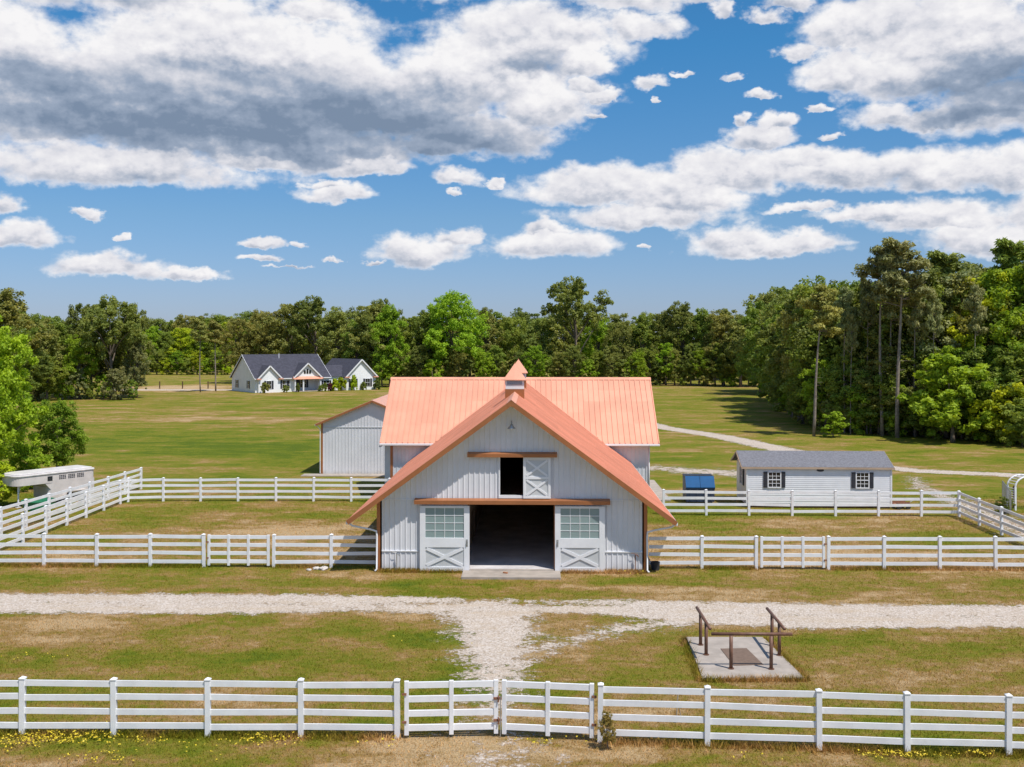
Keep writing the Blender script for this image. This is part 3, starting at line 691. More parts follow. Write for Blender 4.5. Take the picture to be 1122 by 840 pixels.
# concrete apron
ap = MB(); ap.box(-2.08, 2.08, -1.45, -0.17, -0.05, 0.10); ap.box(-1.82, 1.82, -0.17, 0.0, -0.05, 0.128)
o = ap.build('door_apron', CONC, bevel=0.012); o.location = (BX, BY, 0); tag(o, kind='structure')
b = MB(); b.box(-0.1, 0.1, -0.045, 0.045, 0, 0.06); o = b.build('brick', BRICK, bevel=0.004); o.location = (BX-0.25, BY-0.75, 0.10); o.rotation_euler = (0, 0, -0.5)
tag(o, 'single orange brick lying on the concrete apron of the barn door', 'brick')

# ------------------------------------------------------------------ outbuilding behind the barn on the left
OX, OY = pix(408.2, 519.8)
ob = thing('outbuilding', 'white metal outbuilding with low gable and copper trim behind the barn', 'outbuilding', (OX, OY, 0))
hw, er, sl, rz, dp = 3.78, 4.18, 0.42, 5.52, 26.0
m = MB()
m.prism([(-hw, 0), (hw, 0), (hw, rz-sl*hw-0.08), (0, rz-0.08), (-hw, rz-sl*hw-0.08)], 'y', 0, 0.1)
k = -hw+0.1
while k < hw: m.box(k-0.02, k+0.02, -0.022, 0, 0.02, rz-sl*abs(k)-0.12); k += 0.24
m.build('front_wall', SIDING, ob)
m = MB(); m.prism([(-hw, 0), (hw, 0), (hw, rz-sl*hw-0.08), (0, rz-0.08), (-hw, rz-sl*hw-0.08)], 'y', dp-0.1, dp); m.build('back_wall', SIDING, ob)
m = MB(); m.box(-hw-0.02, -hw+0.08, 0.1, dp-0.1, 0, rz-sl*hw-0.1); m.build('side_wall', SIDING, ob)
m = MB(); m.box(hw-0.08, hw+0.02, 0.1, dp-0.1, 0, rz-sl*hw-0.1); m.build('side_wall', SIDING, ob)
m = MB()
for s in (-1, 1):
    m.prism([(0, rz), (s*er, rz-sl*er), (s*er, rz-sl*er-0.06), (0, rz-0.06)], 'y', -0.3, dp+0.3)
    for k in range(76): y = -0.2+k*0.35; m.beam((0, y, rz+0.01), (s*er, y, rz-sl*er+0.01), 0.04, 0.03, (s*sl, 0, 1))
m.build('roof', mat('pale_copper_roof', (0.80, 0.52, 0.42), 0.28, metal=0.3, spec=0.6, var=0.05), ob)
m = MB()
for s in (-1, 1): m.beam((0, -0.32, rz-0.07), (s*er, -0.32, rz-sl*er-0.07), 0.04, 0.15, (s*sl, 0, 1))
m.build('rake_board', COPTRIM, ob)
m = MB(); m.box(-hw-0.05, -hw+0.09, -0.04, 0.08, 0, rz-sl*hw-0.12); m.build('corner_trim', COPTRIM, ob)
m = MB(); m.box(-hw+0.09, hw, -0.035, 0, 3.48, 3.54); m.build('seam', PANEL, ob)
m = MB(); m.box(-er-0.06, -er+0.05, -0.3, dp, rz-sl*er-0.15, rz-sl*er-0.03); m.tube([(-er, -0.15, rz-sl*er-0.1), (-hw-0.1, -0.1, rz-sl*er-0.4), (-hw-0.1, -0.1, 0.1)], 0.035, 6); m.build('gutter', PAINT, ob)
m = MB(); m.box(-hw-1.3, 2.2, -1.2, 0, -0.05, 0.06); o = m.build('outbuilding_slab', CONC); o.location = (OX, OY, 0); tag(o, kind='structure')
m = MB(); x0, y0 = pix(712, 549); x1, _ = pix(735, 549); _, y1 = pix(712, 527); m.box(x0-1.5, x1, y0, y1, -0.05, 0.09)
tag(m.build('side_slab', CONC), kind='structure')

# ------------------------------------------------------------------ shed
x0, y0 = pix(818.5, 556); x1, y1 = pix(976.4, 557.2)
sh_rz = math.atan2(y1-y0, x1-x0)
shed = thing('shed', 'long white sided shed with grey shingle roof and two shuttered windows', 'shed', (x0, y0, 0), sh_rz)
L = math.hypot(x1-x0, y1-y0); dpt = 3.7; ez = 2.42; rz_ = 3.12
m = MB(); m.prism([(0, 0.15), (dpt, 0.15), (dpt, ez), (dpt/2, rz_-0.05), (0, ez)], 'x', 0, L)
n = 19
for k in range(n):
    z = 0.17+k*(ez-0.17)/n; m.prism([(-0.018, z), (-0.002, z+(ez-0.17)/n-0.006), (0, z+(ez-0.17)/n-0.006), (0, z)], 'x', 0.06, L-0.06)
m.build('siding', PAINT, shed)
m = MB()
sl2 = (rz_-ez)/(dpt/2)
m.prism([(-0.14, ez-0.14*sl2), (dpt/2, rz_), (dpt+0.14, ez-0.14*sl2), (dpt+0.14, ez-0.14*sl2+0.09), (dpt/2, rz_+0.09), (-0.14, ez-0.14*sl2+0.09)], 'x', -0.32, L+0.15)
roof = m.build('roof', SHING, shed)
m = MB(); m.box(-0.36, L+0.17, -0.165, -0.141, ez-0.14*sl2-0.04, ez-0.14*sl2+0.075)
for xx in (-0.345, L+0.165):
    m.beam((xx, -0.14, ez-0.14*sl2-0.01), (xx, dpt/2, rz_-0.01), 0.03, 0.12); m.beam((xx, dpt/2, rz_-0.01), (xx, dpt+0.14, ez-0.14*sl2-0.01), 0.03, 0.12)
m.build('fascia', mat('tan_trim', (0.45, 0.33, 0.24), 0.6), roof)
m = MB()
for xx in (0, L): m = MB(); m.box(xx-0.05, xx+0.05, -0.04, 0.05, 0.12, ez-0.02); m.build('corner_board', PAINT, shed)
def window(parent, cx, zc, w, h, y, rows=2, cols=3, shutters=True, horiz='x', sw=0.22):
    """window in a wall whose outer face is y (horiz x) ; frame > pane, plus shutters"""
    def bx(m, a0, a1, b0, b1, z0, z1):
        if horiz == 'x': m.box(a0, a1, b0, b1, z0, z1)
        else: m.box(b0, b1, a0, a1, z0, z1)
    f = MB(); t_ = 0.06
    bx(f, cx-w/2-t_, cx-w/2, y-0.05, y, zc-h/2-t_, zc+h/2+t_); bx(f, cx+w/2, cx+w/2+t_, y-0.05, y, zc-h/2-t_, zc+h/2+t_)
    bx(f, cx-w/2, cx+w/2, y-0.05, y, zc+h/2, zc+h/2+t_); bx(f, cx-w/2, cx+w/2, y-0.06, y, zc-h/2-t_, zc-h/2)
    bx(f, cx-w/2, cx+w/2, y-0.04, y-0.012, zc-0.025, zc+0.025)
    for k in range(1, cols): xx = cx-w/2+w*k/cols; bx(f, xx-0.012, xx+0.012, y-0.036, y-0.012, zc-h/2, zc+h/2)
    for k in range(1, rows*2):
        zz = zc-h/2+h*k/(rows*2)
        if k != rows: bx(f, cx-w/2, cx+w/2, y-0.034, y-0.013, zz-0.012, zz+0.012)
    fr = f.build('window', PAINT, parent)
    g_ = MB(); bx(g_, cx-w/2, cx+w/2, y-0.012, y-0.004, zc-h/2, zc+h/2); g_.build('pane', GLASS, fr)
    if shutters:
        for s in (-1, 1):
            s_ = MB(); c2 = cx+s*(w/2+t_+sw/2+0.02); bx(s_, c2-sw/2, c2+sw/2, y-0.045, y-0.003, zc-h/2-0.04, zc+h/2+0.04)
            nn = int(h/0.09)
            for k in range(nn): zz = zc-h/2+0.04+k*h/nn; bx(s_, c2-sw/2+0.03, c2+sw/2-0.03, y-0.055, y-0.045, zz, zz+0.045)
            s_.build('shutter', SHUT, fr)
for px in (848.5, 945): window(shed, (px-818.5)/(976.4-818.5)*L, 1.68, 0.68, 0.86, -0.022)
window(shed, dpt*0.42, 1.68, 0.6, 0.9, -0.02, horiz='y', sw=0.25)
m = MB(); m.prism([(0.22*math.cos(a), 0.09*math.sin(a)) for a in [k*math.pi/8 for k in range(16)]], 'y', -0.035, 0.0)
o = m.build('oval_vent', SHUT, shed); o.location = ((899-818.5)/(976.4-818.5)*L, -0.01, 2.26)
m = MB(); m.box(0.05, L-0.05, 0.05, 0.15, 0, 0.15); m.box(0.05, L-0.05, dpt-0.15, dpt-0.05, 0, 0.15); m.build('skid', DARKW, shed)
# bits at the right end of the shed: hitch of a small cart
cx, cy = pix(987, 557)
cart = thing('garden_cart', 'small rusty hand cart parked at the right end of the shed', 'cart', (cx, cy, 0), 0.2)
m = MB(); m.box(-0.45, 0.45, -0.25, 0.25, 0.25, 0.3); m.box(-0.45, 0.45, -0.27, -0.25, 0.25, 0.42); m.box(-0.45, 0.45, 0.25, 0.27, 0.25, 0.42); m.build('tray', RUST, cart)
for sx in (-1, 1):
    for sy in (-1, 1):
        w = MB(); w.tube([(sx*0.3, sy*0.31-0.035, 0.16), (sx*0.3, sy*0.31+0.035, 0.16)], 0.16, 14); w.build('wheel', TYRE, cart)
m = MB(); m.tube([(0.45, 0, 0.28), (0.95, 0, 0.55)], 0.02, 6); m.build('handle', STEEL, cart)

# ------------------------------------------------------------------ dumpster
x0, y0 = pix(752, 551.5)
dm = thing('dumpster', 'dark blue dumpster with bright blue front lid beside the shed', 'dumpster', (x0, y0, 0), 0.0)
m = MB(); w, d_, h1, h2 = 1.72, 1.6, 0.98, 1.62
m.prism([(0, 0.1), (d_, 0.1), (d_, h2-0.06), (0.42, h2-0.06), (0, h1)], 'x', 0, w)
m.box(-0.06, w+0.06, d_*0.3, d_*0.4, 0.55, 0.75); m.box(-0.03, w+0.03, -0.03, 0.0, h1-0.12, h1-0.02)
for k in range(4): m.box(0.2+k*0.42, 0.28+k*0.42, -0.03, 0, 0.12, h1-0.12)
body = m.build('body', NAVY, dm, bevel=0.01)
m = MB(); m.beam((0.02, -0.02, h1+0.005), (0.02, 0.42, h2-0.04), 0.0, 0.0) if False else None
m = MB(); m.prism([(-0.05, h1-0.02), (0.40, h2-0.03), (0.40, h2+0.01), (-0.05, h1+0.025)], 'x', -0.02, w*0.5-0.01); m.prism([(-0.05, h1-0.02), (0.40, h2-0.03), (0.40, h2+0.01), (-0.05, h1+0.025)], 'x', w*0.5+0.01, w+0.02); m.build('lid', BLUE, dm)
m = MB(); m.box(-0.03, w+0.03, 0.41, d_+0.04, h2-0.05, h2); m.box(0.05, w-0.05, 0.5, 0.56, h2, h2+0.03); m.build('rear_lid', BLACK, dm, bevel=0.01)
m = MB()
for xx in (0.15, w-0.15): m.tube([(xx-0.03, 0.2, 0.07), (xx+0.03, 0.2, 0.07)], 0.07, 10); m.tube([(xx-0.03, d_-0.2, 0.07), (xx+0.03, d_-0.2, 0.07)], 0.07, 10)
m.build('casters', BLACK, dm)

# ------------------------------------------------------------------ fences
pm = MB(); pw = 0.064; pm.box(-pw, pw, -pw, pw, -0.1, 1.43)
POST = pm.mesh('post', WHITE)
cm = MB(); cw = 0.076
cm.box(-cw, cw, -cw, cw, 1.43, 1.455)
for k in range(4):
    c4 = [(-cw, -cw), (cw, -cw), (cw, cw), (-cw, cw)]; a, b_ = c4[k], c4[(k+1) % 4]
    cm.quad((a[0], a[1], 1.455), (b_[0], b_[1], 1.455), (0, 0, 1.50))
CAP = cm.mesh('cap', WHITE)
RAILZ = (1.33, 0.98, 0.62, 0.26)
def fence(name_pts, label, cat='fence', group=None, rails_to=None, start_rail=None):
    pts = name_pts; x0, y0 = pts[0]
    f = thing('rail_fence', label, cat, (x0, y0, 0), 0, group)
    for i, (x, y) in enumerate(pts):
        if i+1 < len(pts): ang = math.atan2(pts[i+1][1]-y, pts[i+1][0]-x)
        jz = R.uniform(-0.02, 0.015)
        p = link('post', POST, f, (x-x0, y-y0, jz), ang+R.uniform(-0.03, 0.03)); p.rotation_euler[0] = R.uniform(-0.014, 0.014); p.rotation_euler[1] = R.uniform(-0.014, 0.014)
        link('cap', CAP, p)
    ext = list(pts)
    if start_rail: ext = [start_rail]+ext
    if rails_to: ext = ext+[rails_to]
    for (xa, ya), (xb, yb) in zip(ext, ext[1:]):
        for z in RAILZ:
            r = MB(); j1, j2 = R.uniform(-0.024, 0.024), R.uniform(-0.024, 0.024)
            r.beam((xa-x0, ya-y0, z+j1), (xb-x0, yb-y0, z+j2), 0.04, 0.148); r.build('rail', WHITE, f)
    return f
def gate(a, b, n_st, label, hinge=None, group=None, lift=0.08, open_=0.0, hb=1.30):
    x0, y0 = a; x1, y1 = b; L = math.hypot(x1-x0, y1-y0); rz = math.atan2(y1-y0, x1-x0)+open_
    g_ = thing('fence_gate', label, 'gate', (x0, y0, 0), rz, group)
    for k in range(n_st):
        xx = L*k/(n_st-1); s = MB(); s.box(xx-0.055, xx+0.055, -0.05, 0.05, lift, lift+hb+0.05); s.build('stile', WHITE, g_, bevel=0.006)
    for z in RAILZ:
        r = MB(); r.box(0.056, L-0.056, -0.03, 0.03, z-0.075, z+0.075); r.build('rail', WHITE, g_)
    if hinge:
        hx = 0 if hinge == 'l' else L; m_ = MB(); s = -1 if hinge == 'l' else 1
        for z in (0.42, 1.12): m_.box(min(hx, hx+s*0.12), max(hx, hx+s*0.12), -0.075, -0.05, z-0.03, z+0.03)
        m_.build('hinge', RUST, g_)
    return g_
# front fence
F1 = [pix(-80, 805), pix(24.5, 805.5), pix(125, 806), pix(228, 807), pix(330, 807.5), pix(435.5, 808.5)]
fence(F1, 'white four rail fence across the foreground, left of the double gate')
F2 = [pix(657.5, 813), pix(775, 817), pix(897.5, 821), pix(994, 824.5), pix(1105, 827), pix(1210, 830)]
fence(F2, 'white four rail fence across the foreground, right of the double gate')
ga, gb = pix(445.5, 808.5), pix(543.5, 806.5); gc, gd = pix(552.5, 807), pix(648.5, 811.5)
gl1 = gate(ga, gb, 3, 'left leaf of the closed white double gate in the foreground fence', 'l')
gl2 = gate(gc, gd, 3, 'right leaf of the closed white double gate in the foreground fence', 'r')
m = MB(); Lg = math.hypot(gb[0]-ga[0], gb[1]-ga[1])
for z in (0.98, 0.43):
    m.box(Lg-0.07, Lg+0.14, -0.085, -0.055, z-0.03, z+0.03); m.tube([(Lg+0.05, -0.09, z+0.08), (Lg+0.07, -0.1, z), (Lg+0.05, -0.09, z-0.09)], 0.02, 6)
m.build('latch', RUST, gl1)
m = MB(); m.tube([(Lg+0.105, -0.09, 1.05), (Lg+0.105, -0.09, 0.02)], 0.014, 6); m.build('drop_rod', STEEL, gl1)
# fence in line with the barn front, left and right
wl = BX-HW-0.2
F3 = [pix(-70, 620.2), pix(-10, 620.4), pix(48.4, 620.6), pix(106, 620.8), pix(165, 621), pix(223.5, 621.2)]
fence(F3, 'white rail fence in line with the barn front, from left edge to the gate')
F4 = [pix(300, 621.6), pix(363, 621.9)]
fence(F4, 'short white rail fence between the left paddock gate and the barn', rails_to=(wl+0.05, pix(416, 622)[1]))
gate(pix(229, 621.2), pix(294, 621.5), 4, 'white paddock gate in the fence left of the barn', 'l')
F5 = [pix(769, 623.2), pix(828.5, 623.5)]
fence(F5, 'short white rail fence between the barn and the right paddock gate', start_rail=(BX+HW+0.3, pix(709, 623)[1]))
gate(pix(834.5, 623.5), pix(902.5, 623.8), 4, 'white paddock gate in the fence right of the barn', 'r')
F6 = [pix(907.6, 623.9), pix(968.5, 624), pix(1029.8, 624.2), pix(1091, 624.4), pix(1152, 624.8), pix(1213, 625)]
fence(F6, 'white rail fence right of the barn, from the gate to the right edge')
# back fences of the paddocks
F7 = [pix(140.5, 549.8), pix(179, 549), pix(220, 549), pix(261, 549), pix(302.5, 549), pix(343.7, 549), pix(385, 549.2), pix(427, 549.4)]
fence(F7, 'white rail fence at the back of the left paddock, before the outbuilding')
F8 = [pix(727, 564), pix(774, 564.4), pix(820.7, 564.7), pix(868, 565), pix(915.5, 565.2), pix(962.5, 565.4), pix(1009.5, 565.6), pix(1051, 566)]
fence(F8, 'white rail fence at the back of the right paddock, before the shed')
c8 = F8[-1]; e8 = pix(1097.5, 586); dx, dy = (e8[0]-c8[0])/2, (e8[1]-c8[1])/2
F9 = [(c8[0]+dx*k, c8[1]+dy*k) for k in range(1, 5)]
fence(F9, 'white rail fence running from the right paddock corner towards the viewer', start_rail=c8)
c7 = F7[0]
F10 = [(-25.25, c7[1]-0.9-2.42*k*1.0) for k in range(0, 7)]
fence(F10, 'white rail fence along the left side of the left paddock', start_rail=c7)
F11 = [(-26.4-0.118*k*1.15, 69.6-2.36*k*1.0) for k in range(0, 9)]
fence(F11, 'white rail fence of the lane in front of the horse trailer')

# ------------------------------------------------------------------ hitching rails on their concrete pad
P0 = pix(769.5, 742, 0.1); P1 = pix(881, 741.5, 0.1); P2 = pix(836, 697.5, 0.1); P3 = pix(752, 697.5, 0.1)
m = MB(); n = 4; top = [(p[0], p[1], 0.10) for p in (P0, P1, P2, P3)]
m.prism([(p[0], p[1]) for p in (P0, P1, P2, P3)], 'z', -0.05, 0.10)
tag(m.build('concrete_pad', CONC, bevel=0.012), kind='structure')
m = MB(); q = [pix(804, 729, 0.11), pix(836.5, 728, 0.11), pix(818, 710, 0.11), pix(789.5, 710.5, 0.11)]; m.prism(q, 'z', 0.1, 0.115)
tag(m.build('rubber_mat', MATB), 'brown rubber mat on the concrete pad between the hitching rails', 'mat')
def hitch(a, b, p, q_, label):
    h_ = thing('hitching_rail', label, 'hitching rail', (a[0], a[1], 0.10))
    l = lambda v: (v[0]-a[0], v[1]-a[1])
    m_ = MB(); m_.tube([(*l(a), 1.02), (*l(b), 1.02)], 0.05, 12); m_.build('rail', PIPE, h_, smooth=True)
    for v in (p, q_):
        m_ = MB(); m_.tube([(*l(v), 0.0), (*l(v), 0.99)], 0.055, 12); pp = m_.build('post', PIPE, h_, smooth=True)
        m_ = MB(); m_.tube([(*l(v), 0.0), (*l(v), 0.025)], 0.095, 12); m_.build('foot_plate', PIPE, pp)
def between(a, b, t_): return (a[0]+(b[0]-a[0])*t_, a[1]+(b[1]-a[1])*t_)
za = 1.12
a, b = pix(779.5, 694.3, za), pix(868, 694.6, za); hitch(a, b, pix(801, 732.5, 0.1), pix(845, 733, 0.1), 'front brown hitching rail on the concrete pad, parallel to the fence')
a, b = pix(763.5, 665.5, za), pix(778, 688.5, za); hitch(a, b, between(a, b, 0.30), between(a, b, 0.72), 'left brown hitching rail at the edge of the concrete pad')
a, b = pix(840.5, 666.5, za), pix(859.5, 688.8, za); hitch(a, b, between(a, b, 0.30), between(a, b, 0.72), 'right brown hitching rail at the edge of the concrete pad')

# ------------------------------------------------------------------ horse trailer
A = at(17, 61.8); B = at(104, 66.0)
tl = math.hypot(B[0]-A[0], B[1]-A[1])
tr = thing('horse_trailer', 'off white gooseneck horse trailer parked behind the lane fence', 'trailer', (A[0], A[1], 0), math.atan2(B[1]-A[1], B[0]-A[0])); tr.scale = (1, 1, 0.93)
wd = 1.9
def rounded(x0, x1, y0, y1, r, n=6, front=1.0):
    pts = []
    for (cx, cy, a0) in ((x0+r*front, y0+r, 180), (x1-r*0.4, y0+r*0.4, 270), (x1-r*0.4, y1-r*0.4, 0), (x0+r*front, y1-r, 90)):
        rr = r if a0 in (180, 90) else r*0.4
        for k in range(n+1): a_ = math.radians(a0+90*k/n); pts.append((cx+rr*math.cos(a_)*(front if rr == r else 1), cy+rr*math.sin(a_)))
    return pts
m = MB(); m.prism(rounded(0, tl, 0, wd, 0.55), 'z', 1.42, 1.98); m.build('nose', TRAILER, tr)
m = MB(); m.prism(rounded(2.1, tl, 0.002, wd-0.002, 0.25), 'z', 0.38, 1.42)
m.prism([(1.85, 1.42), (2.3, 1.42), (2.3, 0.9)], 'y', 0.02, wd-0.02); m.build('body', TRAILER, tr)
m = MB(); m.prism(rounded(-0.06, tl+0.04, -0.05, wd+0.05, 0.58), 'z', 1.98, 2.10); m.prism(rounded(0.06, tl-0.06, 0.08, wd-0.08, 0.5), 'z', 2.10, 2.17)
m.build('roof', mat('white_fibreglass', (0.70, 0.66, 0.64), 0.35), tr, bevel=0.04)
m = MB(); m.box(2.0, 2.32, -0.012, 0.01, 1.56, 1.86); m.build('window', GLASS, tr)
for k, xx in enumerate((2.75, 3.35, 3.95)):
    m = MB()
    for j in range(4):
        for r_ in range(3): m.box(xx+j*0.12, xx+0.09+j*0.12, -0.012, 0.01, 1.6+r_*0.1, 1.66+r_*0.1)
    m.build('slatted_vent', SHUT, tr)
m = MB(); m.tube([(0.45, 0.5, 1.42), (0.45, 0.5, 0.1)], 0.05, 8); m.box(0.33, 0.57, 0.38, 0.62, 0.0, 0.05); m.tube([(0.8, wd/2, 1.42), (0.7, wd/2, 0.8)], 0.06, 8); m.build('jack', PAINT, tr)
for xx in (3.45, 4.15):
    w = MB(); w.tube([(xx, -0.02, 0.34), (xx, 0.2, 0.34)], 0.34, 20); wh = w.build('wheel', TYRE, tr)
    w = MB(); w.tube([(xx, -0.035, 0.34), (xx, -0.01, 0.34)], 0.19, 16); w.build('rim', STEEL, wh)
m = MB(); m.prism([(3.0, 0.5), (3.15, 0.78), (4.45, 0.78), (4.6, 0.5), (4.52, 0.5), (4.40, 0.72), (3.2, 0.72), (3.08, 0.5)], 'y', -0.2, 0.0); m.build('fender', TRAILER, tr)
x0, y0 = pix(32, 561)
m = MB(); m.lathe([(0.3, 0.02), (0.85, 0.02), (0.95, 0.5), (0.98, 0.5), (0.98, 0.54), (0.9, 0.54), (0.8, 0.1), (0.01, 0.1)], (0, 0, 0), 24)
o = m.build('water_trough', GREEN, smooth=False); o.location = (x0, y0+1.2, 0); tag(o, 'round green water trough in front of the horse trailer', 'trough')

# ------------------------------------------------------------------ arbour and wire panel at the right edge
x0, y0 = at(1112.5, 61.5)
arb = thing('garden_arbour', 'white arched slatted arbour at the right edge behind the fence', 'arbour', (x0, y0, 0), 0.12)
aw, ad = 1.6, 0.8
for s in (0, aw):
    m = MB()
    for yy in (0, ad): m.box(s-0.05, s+0.05, yy-0.05, yy+0.05, 0, 1.35)
    for k in range(8): m.box(s-0.015, s+0.015, 0.05, ad-0.05, 0.25+k*0.14, 0.29+k*0.14)
    m.build('side_frame', WHITE, arb)
for yy in (0, ad):
    m = MB(); pts = [(aw/2-aw/2*math.cos(a_), yy, 1.35+0.62*math.sin(a_)) for a_ in [k*math.pi/12 for k in range(13)]]; m.tube(pts, 0.05, 6); m.build('arch', WHITE, arb)
for k in range(1, 12):
    a_ = k*math.pi/12; m = MB(); m.tube([(aw/2-aw/2*math.cos(a_), 0, 1.36+0.62*math.sin(a_)), (aw/2-aw/2*math.cos(a_), ad, 1.36+0.62*math.sin(a_))], 0.022, 6); m.build('slat', WHITE, arb)
m = MB(); m.tube([(0, 0, 0), (0, 0, 1.3)], 0.09, 8); o = m.build('wooden_post', DARKW); o.location = (x0+0.35, y0+0.9, 0); tag(o, 'short dark wooden post standing inside the white arbour', 'post')
x0, y0 = at(1098.5, 64); x1, y1 = at(1107.5, 59.5)
wp = thing('wire_gate', 'grey wire mesh gate panel left of the white arbour', 'gate', (x0, y0, 0), math.atan2(y1-y0, x1-x0)); L = math.hypot(x1-x0, y1-y0)
m = MB()
for xx in (0, L/2, L): m.tube([(xx, 0, 0.1), (xx, 0, 1.4)], 0.03, 8)
for zz in (0.12, 1.38): m.tube([(0, 0, zz), (L, 0, zz)], 0.025, 8)
m.build('frame', STEEL, wp)
m = MB()
for k in range(1, 24): m.tube([(L*k/24, 0, 0.12), (L*k/24, 0, 1.38)], 0.007, 4)
for k in range(1, 10): m.tube([(0, 0, 0.12+k*0.126), (L, 0, 0.12+k*0.126)], 0.007, 4)
m.build('mesh', STEEL, wp)

# ------------------------------------------------------------------ far house
hx, hy = pix(279.6, 430.3)
rx, ry = pix(408.5, 426.2)
hz = math.atan2(ry-hy, rx-hx)
house = thing('house', 'white farmhouse with charcoal roof and three front gables across the field', 'house', (hx, hy, 0), hz)
def hl(px):   # a photo column -> metres along the house front
    lo, hi = -5.0, 40.0
    for _ in range(50):
        md = (lo+hi)/2
        if proj(hx+md*math.cos(hz), hy+md*math.sin(hz), 0)[0] < px: lo = md
        else: hi = md
    return lo
LM = hl(352.3)+1.6; DP = 11.5; HE = 2.8; HR = 7.0
LG0, LG1 = hl(376.4), hl(408.5)
# find the house length so the ridge ends right
p0, p1 = hl(321), hl(349.9)
pm_ = (p0+p1)/2
m = MB(); m.prism([(0, 0), (DP, 0), (DP, HE), (DP/2, HR-0.1), (0, HE)], 'x', 0, 0.25); m.prism([(0, 0), (DP, 0), (DP, HE), (DP/2, HR-0.1), (0, HE)], 'x', LM-0.25, LM)
m.box(0.25, p0+0.25, 0, 0.2, 0, HE); m.box(p1-0.1, LM-0.25, 0, 0.2, 0, HE); m.box(p0+0.25, p1-0.1, 1.8, 2.0, 0, HE); m.box(0.25, LM-0.25, DP-0.2, DP, 0, HE)
m.box(p0+0.05, p0+0.25, 0.2, 1.8, 0, HE); m.box(p1-0.1, p1+0.1, 0.2, 1.8, 0, HE)
for k in range(22): m.box(-0.02, 0, 0.05, DP-0.05, 0.12*k+0.08, 0.12*k+0.1)
m.build('wall', SIDING2, house)
sl3 = (HR-HE)/(DP/2)
m = MB(); m.prism([(-0.4, HE-0.4*sl3), (DP/2, HR), (DP+0.4, HE-0.4*sl3), (DP+0.4, HE-0.4*sl3+0.15), (DP/2, HR+0.15), (-0.4, HE-0.4*sl3+0.15)], 'x', -0.3, LM+0.3)
hr = m.build('roof', SHINGD, house)
m = MB(); m.box(-0.3, LM+0.3, -0.46, -0.40, HE-0.4*sl3-0.02, HE-0.4*sl3+0.16)
for xx in (-0.32, LM+0.32):
    m.beam((xx, -0.4, HE-0.4*sl3+0.05), (xx, DP/2, HR+0.05), 0.05, 0.22); m.beam((xx, DP/2, HR+0.05), (xx, DP+0.4, HE-0.4*sl3+0.05), 0.05, 0.22)
m.build('fascia', PAINT, hr)
m = MB(); m.tube([(LM*0.45, DP/2-1, HR-1), (LM*0.45, DP/2-1, HR+0.3)], 0.08, 8); m.build('vent_pipe', PAINT, hr)
def front_gable(a, b, yf, yb, apex, name, wall=True, zb=0.0, deep=None):
    c = (a+b)/2; hw_ = (b-a)/2; s_ = (apex-HE)/hw_
    m_ = MB(); m_.prism([(a, zb), (b, zb), (b, HE), (c, apex-0.08), (a, HE)], 'y', yf, yf+0.25)
    if wall: m_.box(a, a+0.2, yf+0.25, yb, 0, HE); m_.box(b-0.2, b, yf+0.25, yb, 0, HE)
    g_ = m_.build(name, SIDING2, house)
    m_ = MB(); yb2 = DP/2*min(1.0, (apex-HE)/(HR-HE))+0.3
    if deep: yb2 = deep
    for s in (-1, 1):
        e_ = hw_+0.35; m_.prism([(c, apex), (c+s*e_, apex-s_*e_), (c+s*e_, apex-s_*e_+0.14), (c, apex+0.14)], 'y', yf-0.35, yb2)
    m_.build('gable_roof', SHINGD, g_)
    m_ = MB()
    for s in (-1, 1): e_ = hw_+0.38; m_.beam((c, yf-0.38, apex+0.03), (c+s*e_, yf-0.38, apex-s_*e_+0.03), 0.06, 0.24, (s*s_, 0, 1))
    m_.build('rake_trim', PAINT, g_)
    m_ = MB()
    for s in (-1, 1): m_.box(min(c+s*hw_*0.8, c+s*(hw_+0.45)), max(c+s*hw_*0.8, c+s*(hw_+0.45)), yf-0.45, yf-0.02, HE-0.32, HE-0.12)
    m_.build('eave_return', COPPER, g_)
    return g_
a1 = hl(305.8)
front_gable(0.4, a1, -0.6, 0.0, 5.0, 'left_gable')
gc_ = front_gable(p0, p1, -0.5, 0.0, 5.4, 'porch_gable', wall=False, zb=HE)
m = MB(); m.prism([(-1.1, HE-0.35), (-0.5, HE+0.12), (-0.5, HE-0.05), (-1.1, HE-0.42)], 'x', p0-0.2, p1+0.2); m.build('porch_roof', COPPER, house)
for xx in (p0+0.1, hl(330.6), p1-0.1):
    m = MB(); m.box(xx-0.13, xx+0.13, -0.85, -0.6, 0.1, HE-0.4); m.build('porch_column', PAINT, house)
m = MB(); m.box(p0-0.2, p1+0.2, -1.3, 1.8, 0, 0.12); m.build('porch_floor', CONC, house)
m = MB()
for k in (-0.55, 0, 0.55): m.box(pm_+k-0.2, pm_+k+0.2, -0.56, -0.5, 3.45, 4.1+(0.3 if k == 0 else 0))
m.build('attic_window', GLASS, gc_)
def hwin(c, y, w=1.0, h=1.5, z=1.45, sh=True): window(house, c, z, w, h, y, rows=1, cols=2, shutters=sh, sw=0.4)
hwin(hl(293.2), -0.6, 0.9); hwin(hl(311.5), 0, 0.8); hwin(hl(315.2), 0, 0.8, sh=False); hwin(hl(336.5), 1.8, 1.2); hwin(hl(357.5), 0, 1.2, 1.1)
m = MB(); dx_ = hl(329); m.box(dx_-0.5, dx_+0.5, 1.74, 1.8, 0.12, 2.25); m.build('front_door', SHUT, house)
